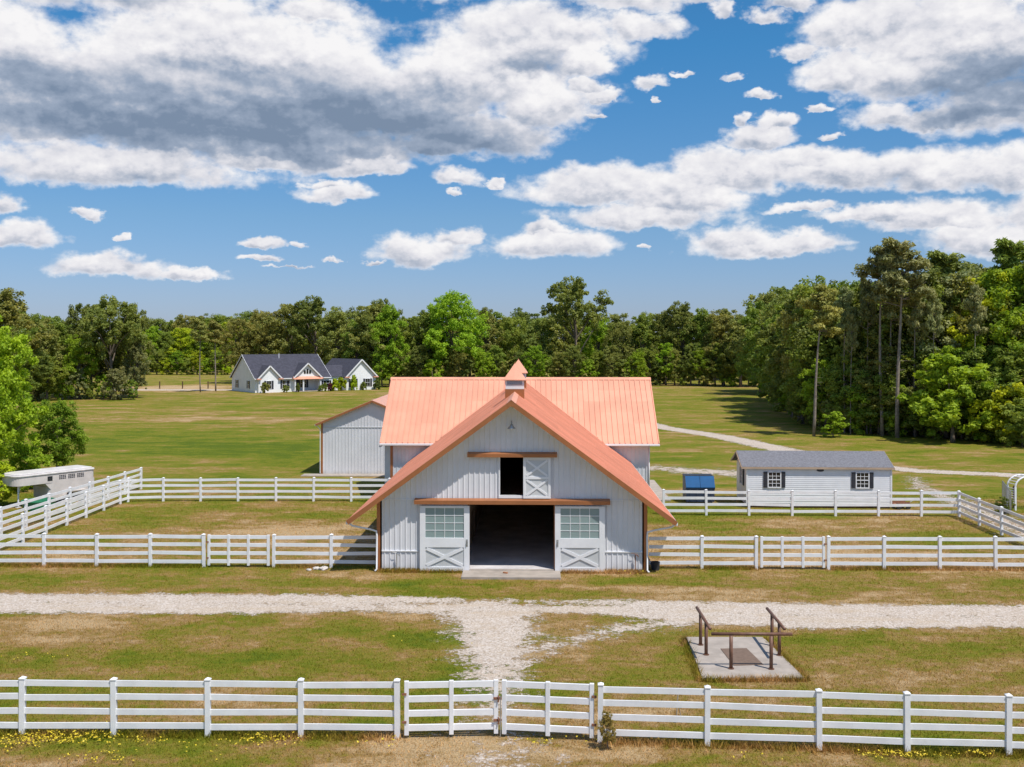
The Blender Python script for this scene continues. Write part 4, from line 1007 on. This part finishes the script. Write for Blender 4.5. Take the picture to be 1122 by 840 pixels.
# garage wing with its own gable
m = MB(); m.box(LM, LG0+0.1, 0.6, DP-1, 0, HE); m.build('link_wall', SIDING2, house)
gw = front_gable(LG0, LG1, -1.2, 11.0, 6.0, 'garage_gable', deep=11.5)
m = MB(); m.prism([(0.3, HE-0.05), (4.4, 4.9), (8.6, HE-0.05)], 'x', LM+0.1, (LG0+LG1)/2-0.9); m.build('link_roof', SHINGD, house)
hwin(hl(383.8), -1.2, 1.0); hwin(hl(399.6), -1.2, 1.0)
for yy in (3.2, 8.8): window(house, yy, 1.45, 0.7, 1.4, -0.02, rows=1, cols=1, shutters=True, horiz='y', sw=0.3)

# ------------------------------------------------------------------ foliage
def leaf_mat(name, trans=0.42, spec=0.25):
    m, t, b = new_mat(name)
    a = t.n('ShaderNodeAttribute'); a.attribute_name = 'shade'
    oi = t.n('ShaderNodeObjectInfo')
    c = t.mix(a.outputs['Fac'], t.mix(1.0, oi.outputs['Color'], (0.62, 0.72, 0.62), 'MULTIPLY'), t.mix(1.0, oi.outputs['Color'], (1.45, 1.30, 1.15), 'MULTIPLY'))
    t.l(c, b.inputs['Base Color']); b.inputs['Roughness'].default_value = 0.6; b.inputs['Specular IOR Level'].default_value = spec
    tr = t.n('ShaderNodeBsdfTranslucent'); t.l(t.mix(1.0, c, (1.22, 1.18, 0.6), 'MULTIPLY'), tr.inputs[0]); mx = t.n('ShaderNodeMixShader'); mx.inputs[0].default_value = trans
    t.l(b.outputs[0], mx.inputs[1]); t.l(tr.outputs[0], mx.inputs[2]); t.l(mx.outputs[0], m.node_tree.nodes['Material Output'].inputs[0]); return m
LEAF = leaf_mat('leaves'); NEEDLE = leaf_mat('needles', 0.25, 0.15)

def leaves(rng, centers, radii, n, size, elong=1.0, updir=0.7, flat=1.0, vshade=None):
    """leaf faces gathered in clusters round the given centres"""
    k = rng.integers(0, len(centers), n)
    off = rng.normal(size=(n, 3)); off /= np.linalg.norm(off, axis=1, keepdims=True)+1e-9
    rr = radii[k]*rng.random(n)**0.45
    off2 = off*rr[:, None]; off2[:, 2] *= flat
    C = centers[k]+off2
    nrm = off*0.55+rng.normal(size=(n, 3))*0.55+np.array([0, 0, updir]); nrm /= np.linalg.norm(nrm, axis=1, keepdims=True)
    t1 = np.cross(nrm, rng.normal(size=(n, 3))); t1 /= np.linalg.norm(t1, axis=1, keepdims=True)+1e-9
    t2 = np.cross(nrm, t1)
    s = size*(0.6+0.8*rng.random(n))[:, None]
    V = np.empty((n, 4, 3)); V[:, 0] = C-t1*s*0.5*elong; V[:, 1] = C+t2*s*0.36/elong; V[:, 2] = C+t1*s*0.5*elong; V[:, 3] = C-t2*s*0.36/elong
    cs = rng.random(len(centers)) if vshade is None else vshade
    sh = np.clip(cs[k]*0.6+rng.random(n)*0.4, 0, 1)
    return V.reshape(-1, 3), sh

def tree_proto(name, seed, kind, h, w, nleaf, size):
    rng = np.random.default_rng(seed); rr = random.Random(seed)
    tm = MB(); C = []; Rd = []
    lean = rr.uniform(-0.02, 0.02)
    if kind == 'pine':
        top = h*0.96; pts = [(lean*z*1.0+0.12*math.sin(z*0.3+seed), 0.1*math.sin(z*0.23+seed), z) for z in np.linspace(0, top, 9)]
        tm.tube(pts, [0.24*(1-0.78*i/8) for i in range(9)], 8)
        nb = 34
        for i in range(nb):
            f = (i/nb)**0.8; z = h*(0.68+0.30*f)+rr.uniform(-.3, .3); a = rr.uniform(0, 6.28); L = w/2*(1.0-0.55*f)*rr.uniform(0.45, 1.1)
            p = Vector((lean*z+0.12*math.sin(z*0.3+seed), 0.1*math.sin(z*0.23+seed), z)); e = p+Vector((math.cos(a)*L, math.sin(a)*L, L*rr.uniform(0.0, 0.5)))
            tm.tube([p, (p+e)/2+Vector((0, 0, -0.1)), e], [0.06, 0.045, 0.02], 5, False)
            for q in range(rr.randint(2, 3)):
                tt = rr.uniform(0.6, 1.08); c = p+(e-p)*tt+Vector((rr.uniform(-.5, .5), rr.uniform(-.5, .5), rr.uniform(-.1, .35))); C.append(tuple(c)); Rd.append(rr.uniform(0.5, 1.0))
        for i in range(9):      # dead stubs low on the bole
            z = h*rr.uniform(0.25, 0.55); a = rr.uniform(0, 6.28); L = rr.uniform(0.5, 1.4); p = Vector((lean*z, 0, z)); tm.tube([p, p+Vector((math.cos(a)*L, math.sin(a)*L, 0.1))], [0.03, 0.01], 4, False)
        C = np.array(C); Rd = np.array(Rd); V, sh = leaves(rng, C, Rd, nleaf, size, 1.5, 0.5, 0.55); lm, bk = NEEDLE, PINEBARK
    else:
        low = {'oak': 0.16, 'oval': 0.10, 'shrub': 0.0, 'open': 0.42}[kind]
        tr_h = h*(0.42 if kind != 'shrub' else 0.3); r0 = 0.022*h
        pts = [(lean*z*2+0.15*math.sin(z*0.5+seed), 0.1*math.cos(z*0.4), z) for z in np.linspace(0, tr_h, 5)]
        tm.tube(pts, [r0*(1.25 if i == 0 else 1-0.12*i) for i in range(5)], 8)
        base = Vector(pts[-1]); lobes = []
        nl = {'oak': 26, 'oval': 24, 'shrub': 12, 'open': 17}[kind]
        for i in range(nl):
            f = (i+0.5)/nl; zc = h*(low+0.12+(0.92-low-0.12)*f); a = i*2.4+rr.uniform(-.5, .5)
            # profile of the crown: widest in the lower-middle
            pf = math.sin(math.pi*min(1, max(0.08, (0.16+0.80*f))))**0.6 if kind != 'oak' else (1-(2*f-0.86)**4*0.55 if f < 0.93 else 0.6)
            L = w/2*pf*rr.uniform(0.30, 0.86); rad = w*(0.13 if kind in ('oak', 'open') else 0.17)*rr.uniform(0.75, 1.35)
            c = Vector((math.cos(a)*L, math.sin(a)*L, min(zc, h-rad*0.75))); lobes.append((c, rad))
            if i % 2 == 0 and kind != 'shrub':
                st = Vector(pts[rr.randint(2, 4)]) if f < 0.4 else base
                md = st+(c-st)*0.5+Vector((rr.uniform(-.3, .3), rr.uniform(-.3, .3), 0.06*h*rr.uniform(-.2, 1)))
                tm.tube([st, md, c], [r0*0.42, r0*0.28, r0*0.1], 6, False)
        lobes.append((Vector((0.04*w, 0, h*0.88)), w*0.12)); tm.tube([base, (0.02*w, 0, h*0.85)], [r0*0.5, r0*0.12], 6, False)
        for c, rad in lobes:
            nc = {'oak': 15, 'oval': 13, 'shrub': 9, 'open': 13}[kind]
            for j in range(nc):
                d = Vector((rr.gauss(0, 1), rr.gauss(0, 1), rr.gauss(0.25, 0.8))); d.normalize(); q = c+d*rad*rr.uniform(0.55, 1.05); q.z = max(q.z, 0.25)
                C.append(tuple(q)); Rd.append(rad*rr.uniform(0.26, 0.5))
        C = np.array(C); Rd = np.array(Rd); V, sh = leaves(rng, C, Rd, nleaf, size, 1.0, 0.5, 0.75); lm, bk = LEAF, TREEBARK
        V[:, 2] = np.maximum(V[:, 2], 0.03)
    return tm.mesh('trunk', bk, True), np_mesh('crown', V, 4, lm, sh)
PROTO = {
    'oak1': tree_proto('oak1', 11, 'oak', 18, 15, 26000, 0.34), 'oak2': tree_proto('oak2', 23, 'oak', 18, 15, 26000, 0.34), 'oak3': tree_proto('oak3', 35, 'open', 18, 14, 19000, 0.34),
    'oval1': tree_proto('oval1', 5, 'oval', 17, 10, 24000, 0.32), 'oval2': tree_proto('oval2', 17, 'oval', 17, 10.5, 24000, 0.32), 'oval3': tree_proto('oval3', 29, 'oval', 17, 9, 22000, 0.32),
    'pine1': tree_proto('pine1', 3, 'pine', 21, 7.0, 9500, 0.34), 'pine2': tree_proto('pine2', 8, 'pine', 21, 6.0, 8500, 0.34),
    'shrub1': tree_proto('shrub1', 41, 'shrub', 5, 5, 9000, 0.22), 'shrub2': tree_proto('shrub2', 43, 'shrub', 5, 4.4, 9000, 0.22),
    'bush': tree_proto('bush', 61, 'shrub', 5, 5, 16000, 0.42),
    'young': tree_proto('young', 51, 'oval', 10, 7, 34000, 0.19)}
PH = {'oak1': 18, 'oak2': 18, 'oak3': 18, 'oval1': 17, 'oval2': 17, 'oval3': 17, 'pine1': 21, 'pine2': 21, 'shrub1': 5, 'shrub2': 5, 'young': 10, 'bush': 5}
DARKG = (0.180, 0.218, 0.056); MIDG = (0.215, 0.272, 0.052); OLIVE = (0.255, 0.265, 0.078); BRIGHT = (0.250, 0.365, 0.030); LIME = (0.360, 0.430, 0.024); GREYG = (0.250, 0.270, 0.125)
NAMES = {'b': 'shrub', 'o': 'broadleaf_tree', 'p': 'pine_tree', 's': 'shrub', 'y': 'young_tree'}
def plant(kind, x, y, h, col, label, group=None, wid=1.0, rz=None, name=None, cat=None):
    trunk, crown = PROTO[kind]; key = 'o' if kind[0] == 'o' else kind[0]
    t_ = thing(name or NAMES[key], label, cat or ('shrub' if key in 'sb' else 'tree'), (x, y, 0), R.uniform(0, 6.28) if rz is None else rz, group)
    s = h/PH[kind]; t_.scale = (s*wid, s*wid, s)
    link('trunk', trunk, t_); c = link('crown', crown, t_)
    j = R.uniform(0.85, 1.15); j *= 1.17; c.color = (col[0]*j*R.uniform(0.92, 1.08), col[1]*j, col[2]*j, 1)
    return t_
def topz(py, D): return H+(372-py)*D/F
ORD = ['first', 'second', 'third', 'fourth', 'fifth', 'sixth', 'seventh', 'eighth', 'ninth', 'tenth', 'eleventh', 'twelfth', 'thirteenth', 'fourteenth', 'fifteenth', 'sixteenth', 'seventeenth', 'eighteenth', 'nineteenth', 'twentieth',
       'twenty first', 'twenty second', 'twenty third', 'twenty fourth', 'twenty fifth', 'twenty sixth', 'twenty seventh', 'twenty eighth', 'twenty ninth', 'thirtieth']
def colname(c): return {DARKG: 'dark green', MIDG: 'mid green', OLIVE: 'olive green', BRIGHT: 'bright green', LIME: 'lime green', GREYG: 'grey green'}[c]
def row(rows, where, group):
    rows = sorted(rows, key=lambda r: r[1])
    for i, (kind, px, D, top, col, wid) in enumerate(rows):
        x, y = at(px, D); kn = 'pine' if kind[0] == 'p' else 'tree'
        plant(kind, x, y, topz(top, D), col, f'{colname(col)} {kn}, {ORD[i]} from left {where}', group, wid)

# far tree line behind the barn and beyond the right-hand field
row([('oval1', 410, 225, 330, OLIVE, 1.0), ('oval2', 428, 222, 334, BRIGHT, 0.8), ('oak1', 452, 232, 345, MIDG, 0.8), ('oak2', 495, 225, 320, BRIGHT, 1.0), ('oval1', 470, 228, 337, MIDG, .9), ('oval3', 530, 235, 338, OLIVE, .9),
     ('oak1', 560, 235, 345, MIDG, .8), ('oval2', 590, 232, 350, DARKG, 1.0), ('oak3', 630, 232, 304, DARKG, 0.90), ('oval1', 655, 238, 345, BRIGHT, .8), ('oak2', 680, 235, 352, OLIVE, .8), ('oval3', 703, 236, 346, MIDG, 1.0),
     ('oak1', 728, 235, 342, DARKG, .7), ('oak3', 748, 234, 331, DARKG, .8), ('oval2', 772, 232, 338, MIDG, .9), ('oval1', 792, 228, 341, OLIVE, 1.0), ('oval3', 812, 222, 345, DARKG, 1.0)],
    'in the far tree line behind the barn', 'front trees of the far tree line')
row([(('oval1', 'shrub1', 'oval3')[i % 3], 712+i*9, 230-i*0.6, (382, 396, 376)[i % 3], (MIDG, DARKG, BRIGHT, OLIVE)[i % 4], 1.0) for i in range(13)], 'in low growth right of the barn roof', 'undergrowth of the far tree line')
row([(('oval2', 'shrub2', 'oval1')[i % 3], 418+i*14, 221+(i*3 % 4), (378, 394, 384)[i % 3], (BRIGHT, MIDG, OLIVE, DARKG)[i % 4], 1.05) for i in range(21)], 'in low growth above the barn roof', 'undergrowth of the far tree line')
row([(('oval1', 'oak2', 'oval3')[i % 3], 395+i*20, 258+(i*7 % 11), 337+(i*5 % 11)*1.8, (DARKG, MIDG, OLIVE)[i % 3], 1.1) for i in range(23)], 'in the second row of the far tree line', 'second row of the far tree line')
# behind the house
row([('oak1', 262, 240, 348, OLIVE, .8), ('oak2', 290, 240, 340, OLIVE, .9), ('oak1', 318, 240, 331, OLIVE, 1.0), ('oak3', 345, 236, 325, DARKG, .9), ('oval1', 372, 232, 338, OLIVE, 1.1), ('oval2', 392, 228, 350, MIDG, 1.0), ('oval2', 305, 252, 352, DARKG, 1.1),
     ('oval3', 333, 250, 345, MIDG, 1.2), ('oval1', 276, 252, 356, MIDG, 1.2), ('oval3', 360, 250, 345, OLIVE, 1.2), ('oak3', 415, 226, 329, DARKG, .7)],
    'in the trees right behind the farmhouse', 'trees behind the farmhouse')
# left background: bright trees far off beyond the tan field, two thin pines
row([(('oak1', 'oval2', 'oak2')[i % 3], 150+i*17, 322, (362, 357, 363, 358, 360, 354, 352)[i % 7], (LIME, BRIGHT, MIDG)[i % 3], 1.1) for i in range(7)], 'in the bright wood left of the farmhouse', 'bright wood left of the farmhouse')
row([(('oak2', 'oval1')[i % 2], 140+i*17, 345, 349-i*1.0+(i*5 % 4), (MIDG, OLIVE, DARKG)[i % 3], 1.2) for i in range(9)], 'in the tall wood behind the bright trees', 'taller wood behind the bright trees')
row([(('oval1', 'shrub1')[i % 2], 150+i*11, 300, (384, 392)[i % 2], (LIME, BRIGHT, MIDG)[i % 3], 1.3) for i in range(10)], 'in the bushes edging the tan field', 'bushes edging the tan field')
x, y = at(219.5, 200); plant('pine1', x, y, topz(350, 200), OLIVE, 'tall thin pine with bare dark trunk left of the farmhouse', wid=0.9)
x, y = at(236, 203); plant('pine2', x, y, topz(352, 203), OLIVE, 'shorter thin pine next to the farmhouse gable end', wid=1.0)
# left oak group and the trees behind the trailer
row([('oak3', 122, 178, 326, DARKG, 0.95), ('oak1', 100, 182, 331, DARKG, 0.8), ('oak2', 143, 184, 333, OLIVE, .65), ('oval1', 86, 176, 368, BRIGHT, .9), ('oval3', 150, 180, 372, GREYG, .8), ('oval2', 120, 185, 365, DARKG, 1.1)],
    'in the big oak clump left of the field', 'oak clump left of the field')
row([('oval1', 62, 186, 350, MIDG, 1.2), ('oval2', 40, 178, 347, OLIVE, 1.1), ('oak1', 20, 175, 337, MIDG, .8), ('oval3', 5, 165, 318, OLIVE, 1.1), ('oak2', -20, 165, 322, MIDG, .9), ('oval2', 74, 195, 352, DARKG, 1.1), ('oak2', 50, 210, 345, MIDG, .9), ('oval1', 30, 168, 374, DARKG, 1.2), ('oval3', 52, 172, 390, MIDG, 1.4), ('oval1', 12, 160, 360, MIDG, 1.2)],
    'in the wood at the far left edge', 'wood at the far left edge')
row([('shrub2' if i % 2 else 'shrub1', 8+i*15, 174+(i*5 % 4), 416-(i*7 % 3)*6, (MIDG, BRIGHT, GREYG)[i % 3], 0.95) for i in range(10)], 'in the undergrowth below the oak clump', 'undergrowth at the left edge')
x, y = at(-12, 68); plant('young', x, y, topz(342, 68), (0.27, 0.38, 0.024), 'tall lime green tree at the left edge beside the horse trailer', wid=0.78)
x, y = at(-2, 76); plant('oval2', x, y, topz(405, 76), BRIGHT, 'leafy bright tree partly behind the lime green one', wid=0.9)
x, y = at(62, 76); plant('young', x, y, topz(438, 76), (0.22, 0.31, 0.03), 'small round green tree standing behind the horse trailer', wid=1.0)
x, y = at(30, 70); plant('shrub1', x, y, 3.0, BRIGHT, 'bright bush between the lime tree and the horse trailer', wid=1.2)
x, y = at(-5, 63); plant('shrub2', x, y, 2.7, LIME, 'lime bush at the left edge before the trailer nose', wid=1.2)
# woods on the right
edge = [(818, 262, 352), (826, 225, 350), (836, 195, 345), (846, 172, 338), (856, 150, 330), (866, 138, 318), (878, 126, 312), (890, 122, 308), (905, 118, 306), (922, 116, 312), (938, 114, 309), (955, 113, 304), (974, 112, 301), (992, 111, 304), (1010, 110, 300),
        (1028, 109, 296), (1045, 108, 293), (1062, 107, 300), (1080, 106, 302), (1100, 105, 290), (1122, 104, 283), (1145, 103, 280), (1170, 102, 285)]
ks = ['oval1', 'oval2', 'oval3', 'oak1']
cs = [MIDG, DARKG, OLIVE, MIDG, DARKG]
rw = []
for i, (px, D, top) in enumerate(edge):
    col = cs[i % 5]
    if px in (905,): col = MIDG
    if px in (1100, 1122): col = BRIGHT
    if px in (1080,): col = LIME
    if px in (1045,): col = GREYG
    rw.append((ks[i % 4], px, D+3, top+(6 if i % 2 else 0), col, 1.0 if ks[i % 4][1] == 'v' else 0.75))
row(rw, 'along the front of the right woods', 'front trees of the right-hand woods')
row([(ks[(i+2) % 4], 835+i*16, 140-i*1.0 if i > 2 else 190-i*20, 322-i*1.2+(i*7 % 9), cs[(i+2) % 5], 1.0) for i in range(21)], 'in the second row of the right woods', 'second row of the right-hand woods')
row([(ks[(i+1) % 4], 850+i*20, 158 if i > 1 else 200, 314-i*1.6+(i*5 % 7), cs[(i+1) % 5], 1.1) for i in range(16)], 'deep in the right woods', 'deep trees of the right-hand woods')
# understory with foliage to the ground
rw = []
for i, (px, D, top) in enumerate(edge):
    for j in range(2):
        rw.append((('oval2', 'shrub1', 'shrub2', 'oval3')[(i*2+j) % 4], px+j*9+1, D-1.5-j*0.8, (392, 425, 415, 380)[(i*2+j) % 4] if D < 140 else 390, (MIDG, BRIGHT, MIDG, OLIVE, MIDG)[(i*2+j) % 5], 1.2))
half = [r for r in rw if r[1] < 935]; rest = [r for r in rw if r[1] >= 935]
row(half, 'in the left fringe of the right woods', 'undergrowth of the right-hand woods')
row(rest, 'in the right fringe of the right woods', 'undergrowth of the right-hand woods')
def pine_at(px, D, top, label, kind='pine1', wid=1.0, tilt=0.0, col=GREYG):
    x, y = at(px, D); o = plant(kind, x, y, topz(top, D), col, label, None, wid); o.rotation_euler = (0, tilt, 0); return o
pine_at(983, 107, 268, 'tallest pine with long pale bare trunk before the right-hand woods', 'pine1', 1.05, 0.035)
pine_at(966, 109, 275, 'slender tall pine just left of the tallest pine', 'pine2', 0.95, 0.0)
pine_at(976, 110, 300, 'thin pine between the two tallest pines', 'pine2', 0.8, 0.01)
pine_at(891, 108.5, 316, 'leaning pine with bare trunk at the left corner of the woods', 'pine2', 1.0, 0.07, OLIVE)
pine_at(1042, 116, 281, 'tall pine rising above the woods right of the tallest pine', 'pine1', 1.3, 0.0, DARKG)
pine_at(1070, 118, 294, 'pine top showing above the right part of the woods', 'pine2', 1.2, 0.0, DARKG)
pine_at(1114, 113, 268, 'tall dark pine rising at the right edge of the picture', 'pine1', 1.1, 0.0, MIDG)
for px, D, top, kd, wd_ in ((925, 112.5, 318, 'pine2', 0.6), (950, 111.5, 308, 'pine1', 0.5), (1002, 108, 312, 'pine2', 0.6), (1022, 107, 322, 'pine1', 0.45), (1068, 105, 316, 'pine2', 0.55), (868, 132, 330, 'pine2', 0.6), (932, 111, 345, 'pine1', 0.4)):
    pine_at(px, D, top, {925: 'thin pine right of the leaning pine', 950: 'thin pine halfway between the leaning pine and the tallest pine', 1002: 'thin pine just right of the tallest pine', 1022: 'short thin pine, second right of the tallest pine', 1068: 'rightmost thin pine at the edge of the woods', 868: 'thin pine left of the leaning pine at the woods corner', 932: 'shortest thin pine beside the leaning pine'}[px], kd, wd_, 0.01, GREYG)
x, y = pix(914, 479); plant('shrub2', x, y, 2.6, BRIGHT, 'bright bush standing alone before the leaning pine', wid=1.3)
for px, D, h, c, lb in ((1100, 101, 5.5, LIME, 'low lime green bush at the foot of the woods near the right edge'), (1040, 102.5, 8.5, BRIGHT, 'bright leafy sapling at the foot of the woods'), (1122, 98, 4.5, MIDG, 'green bush at the foot of the woods on the right edge')):
    x, y = at(px, D); plant('shrub1' if h < 6 else 'shrub2', x, y, h, c, lb, wid=1.2)
# house shrubs
for px, w_, h_, col, lb in ((285.7, 1.3, 2.0, OLIVE, 'round clipped shrub at the left front corner of the farmhouse'), (308.5, 1.0, 1.4, MIDG, 'small shrub between the left gable and the paired windows'), (321.5, 0.7, 1.7, DARKG, 'narrow conical shrub at the left end of the porch'),
                            (346.5, 0.9, 1.2, MIDG, 'low shrub at the right end of the porch'), (350.5, 0.9, 1.6, MIDG, 'taller shrub right beside the porch end'), (357, 1.0, 1.5, (0.16, 0.04, 0.06), 'dark red shrub right of the farmhouse porch'),
                            (362, 1.5, 2.4, LIME, 'pale grassy shrub before the right part of the farmhouse'), (369, 1.6, 2.6, LIME, 'larger pale grassy shrub left of the garage gable'), (382.5, 1.2, 3.0, LIME, 'tall yellow green shrub before the garage gable window'), (393, 1.1, 1.6, DARKG, 'dark round shrub in the middle of the garage gable'), (407.5, 1.3, 2.1, DARKG, 'dark shrub at the right corner of the garage gable')):
    l_ = hl(px); x = hx+l_*math.cos(hz)+math.sin(hz)*2.0; y = hy+l_*math.sin(hz)-math.cos(hz)*2.0
    plant('bush', x, y, h_, col, lb, 'shrubs along the farmhouse', 5/h_*w_*1.3/5)
x, y = pix(1101, 562); plant('shrub2', x, y, 0.9, DARKG, 'low dark bush under the grey wire gate', wid=1.6)
x, y = pix(665.5, 821); plant('oval3', x, y, 0.92, (0.26, 0.22, 0.07), 'small scruffy brown green sapling at the right gate post', wid=0.85, name='sapling', cat='sapling')
# thin wire fence posts in the far tan field
for px in (175, 200, 228):
    x, y = at(px, 214); m = MB(); m.tube([(0, 0, 0), (0, 0, 1.5)], 0.12, 6); o = m.build('fence_post', DARKW); o.location = (x, y, 0)
    tag(o, {175: 'leftmost dark post beside the far lane', 200: 'middle dark post beside the far lane', 228: 'rightmost dark post beside the far lane'}[px], 'post', 'dark posts beside the far lane')

ROCK = mat('pale_stone', (0.55, 0.50, 0.46), 0.9, var=0.2, vscale=8)
for px, py, r_, lb in ((340, 623.5, 0.13, 'leftmost pale stone at the fence foot left of the barn'), (348, 622, 0.17, 'middle pale stone at the fence foot left of the barn'), (356, 622.5, 0.22, 'largest pale stone at the fence foot left of the barn')):
    x, y = pix(px, py); m = MB(); prof = [(0.01, 0), (r_, 0.02), (r_*0.9, r_*0.4), (r_*0.5, r_*0.6), (0.01, r_*0.62)]; m.lathe(prof, (0, 0, 0), 9)
    m.v = [(a*R.uniform(.8, 1.2), b*R.uniform(.8, 1.2), c*R.uniform(.85, 1.1)) for a, b, c in m.v]; o = m.build('stone', ROCK); o.location = (x, y-0.25, 0); tag(o, lb, 'stone', 'pale stones by the barn')
x, y = pix(743, 792); m = MB(); m.tube([(-0.05, 0, 0), (0.0, 0, 0.85)], 0.018, 6); m.tube([(0.1, 0.03, 0), (0.02, 0, 0.5)], 0.014, 6); o = m.build('wooden_stake', mat('weathered_wood', (0.45, 0.38, 0.30), 0.9)); o.location = (x, y, 0)
tag(o, 'thin weathered stake in the grass just behind the foreground fence', 'stake')
# ------------------------------------------------------------------ grass blades and flowers
rng = np.random.default_rng(5)
def in_view(x, y, m_=60):
    c, s = math.cos(YAW), math.sin(YAW); u = x*c+y*s; D = -x*s+y*c
    px = 561+F*u/D; return (px > -m_) & (px < 1122+m_)
def clear(x, y):
    g_ = drive_density(x, y)+0.35*(rng.random(len(x))-0.5)
    ok = g_ < 0.42
    ok &= ~((np.abs(x-BX) < HW+0.02) & (y > BY-0.02) & (y < BY+32)); ok &= ~((np.abs(x-BX) < 2.1) & (y > BY-1.48) & (y < BY+1))
    ok &= ~((np.abs(x-BX) < WHW+0.7) & (y > BY+WY) & (y < BY+32))
    px_ = [P0, P1, P2, P3]
    ins = np.ones(len(x), bool)
    for k in range(4):
        a, b = px_[k], px_[(k+1) % 4]; ins &= ((b[0]-a[0])*(y-a[1])-(b[1]-a[1])*(x-a[0])) > 0
    return ok & ~ins
def blades(n, ylo, yhi, hmean, width, name, boost=None):
    y = ylo+(yhi-ylo)*rng.random(n); x = (rng.random(n)-0.5)*1.25*y*1122/F
    if boost is not None: x, y = boost(n)
    k = clear(x, y) & in_view(x, y); x, y = x[k], y[k]; n = len(x)
    h = hmean*(0.35+1.1*rng.random(n)**1.5); a = rng.random(n)*6.283; ln = h*(0.2+0.9*rng.random(n)); la = rng.random(n)*6.283
    w = width*(0.6+0.8*rng.random(n))
    V = np.empty((n, 3, 3)); V[:, 0, 0] = x-np.cos(a)*w; V[:, 0, 1] = y-np.sin(a)*w; V[:, 0, 2] = -0.01
    V[:, 1, 0] = x+np.cos(a)*w; V[:, 1, 1] = y+np.sin(a)*w; V[:, 1, 2] = -0.01
    V[:, 2, 0] = x+np.cos(la)*ln; V[:, 2, 1] = y+np.sin(la)*ln; V[:, 2, 2] = h
    o = link(name, np_mesh(name, V.reshape(-1, 3), 3, BLADE, rng.random(n)))
    return tag(o, kind='stuff')
tag(blades(330000, 22, 47, 0.055, 0.011, 'grass'), 'short patchy green and dry grass on the near lawn and verge', 'grass', kind='stuff')
tag(blades(170000, 46, 68, 0.055, 0.018, 'paddock_grass'), 'short dry grass growing in the fenced paddocks', 'grass', kind='stuff')
def along(pts_list, spread, hfn):
    def f(n):
        xs_, ys_ = [], []
        segs = [(a, b) for pts in pts_list for a, b in zip(pts, pts[1:])]; per = n//len(segs)
        for (a, b) in segs:
            t = rng.random(per); xs_.append(a[0]+(b[0]-a[0])*t+rng.normal(size=per)*spread); ys_.append(a[1]+(b[1]-a[1])*t+rng.normal(size=per)*spread)
        return np.concatenate(xs_), np.concatenate(ys_)
    return f
tag(blades(26000, 0, 0, 0.16, 0.013, 'tall_grass', along([F1, F2, F3, F4, F5, F6], 0.13, None)), 'taller uncut grass tufts along the feet of the fences', 'grass', kind='stuff')
tag(blades(16000, 0, 0, 0.17, 0.012, 'weeds', along([[(BX-HW, BY-0.15), (BX-2.1, BY-0.15)], [(BX+2.1, BY-0.15), (BX+HW, BY-0.15)], [P0, P1], [P3, P0], [P1, P2]], 0.09, None)), 'weeds along the barn wall and round the concrete pad', 'weeds', kind='stuff')
# yellow flowers
m_, t_, b_ = new_mat('yellow_petals'); b_.inputs['Base Color'].default_value = (0.62, 0.47, 0.02, 1); b_.inputs['Roughness'].default_value = 0.6; YEL = m_
def flowers():
    pts = []
    for (px, py, n, sx, sy) in ((30, 812, 260, 1.0, 0.45), (85, 812, 240, 0.9, 0.4), (5, 818, 120, 0.6, 0.4), (110, 832, 60, 0.6, 0.25), (290, 812, 90, 0.5, 0.25), (300, 815, 60, 1.0, .3), (200, 822, 40, 1.5, 0.4), (985, 830, 190, 0.8, 0.14), (1075, 829, 60, 0.3, 0.12), (50, 722, 30, 1.0, 0.3),
                                (470, 700, 12, 1.2, 0.8), (415, 818, 30, 0.7, 0.3), (590, 815, 25, 0.6, 0.2), (830, 834, 20, 0.4, 0.2), (650, 812, 14, 0.4, 0.2), (690, 630, 16, 0.6, 0.3), (150, 815, 60, 1.4, 0.3)):
        x, y = pix(px, py); n = int(n*0.55); pts.append(np.stack([x+rng.normal(size=n)*sx*0.7, y+rng.normal(size=n)*sy*0.7], 1))
    p = np.concatenate(pts); n = len(p); z = 0.06+0.10*rng.random(n); V = np.empty((n*2, 4, 3)); s = 0.016+0.012*rng.random(n*2)
    c = np.concatenate([np.column_stack([p, z]), np.column_stack([p+rng.normal(size=(n, 2))*0.03, z+0.01])])
    nr = rng.normal(size=(n*2, 3))*0.45+np.array([0, 0, 1]); nr /= np.linalg.norm(nr, axis=1, keepdims=True)
    t1 = np.cross(nr, rng.normal(size=(n*2, 3))); t1 /= np.linalg.norm(t1, axis=1, keepdims=True); t2 = np.cross(nr, t1); s = s[:, None]
    V[:, 0] = c-t1*s; V[:, 1] = c+t2*s; V[:, 2] = c+t1*s; V[:, 3] = c-t2*s
    tag(link('wildflowers', np_mesh('wildflowers', V.reshape(-1, 3), 4, YEL)), 'small yellow wildflowers scattered in the foreground grass', 'flowers', kind='stuff')
flowers()
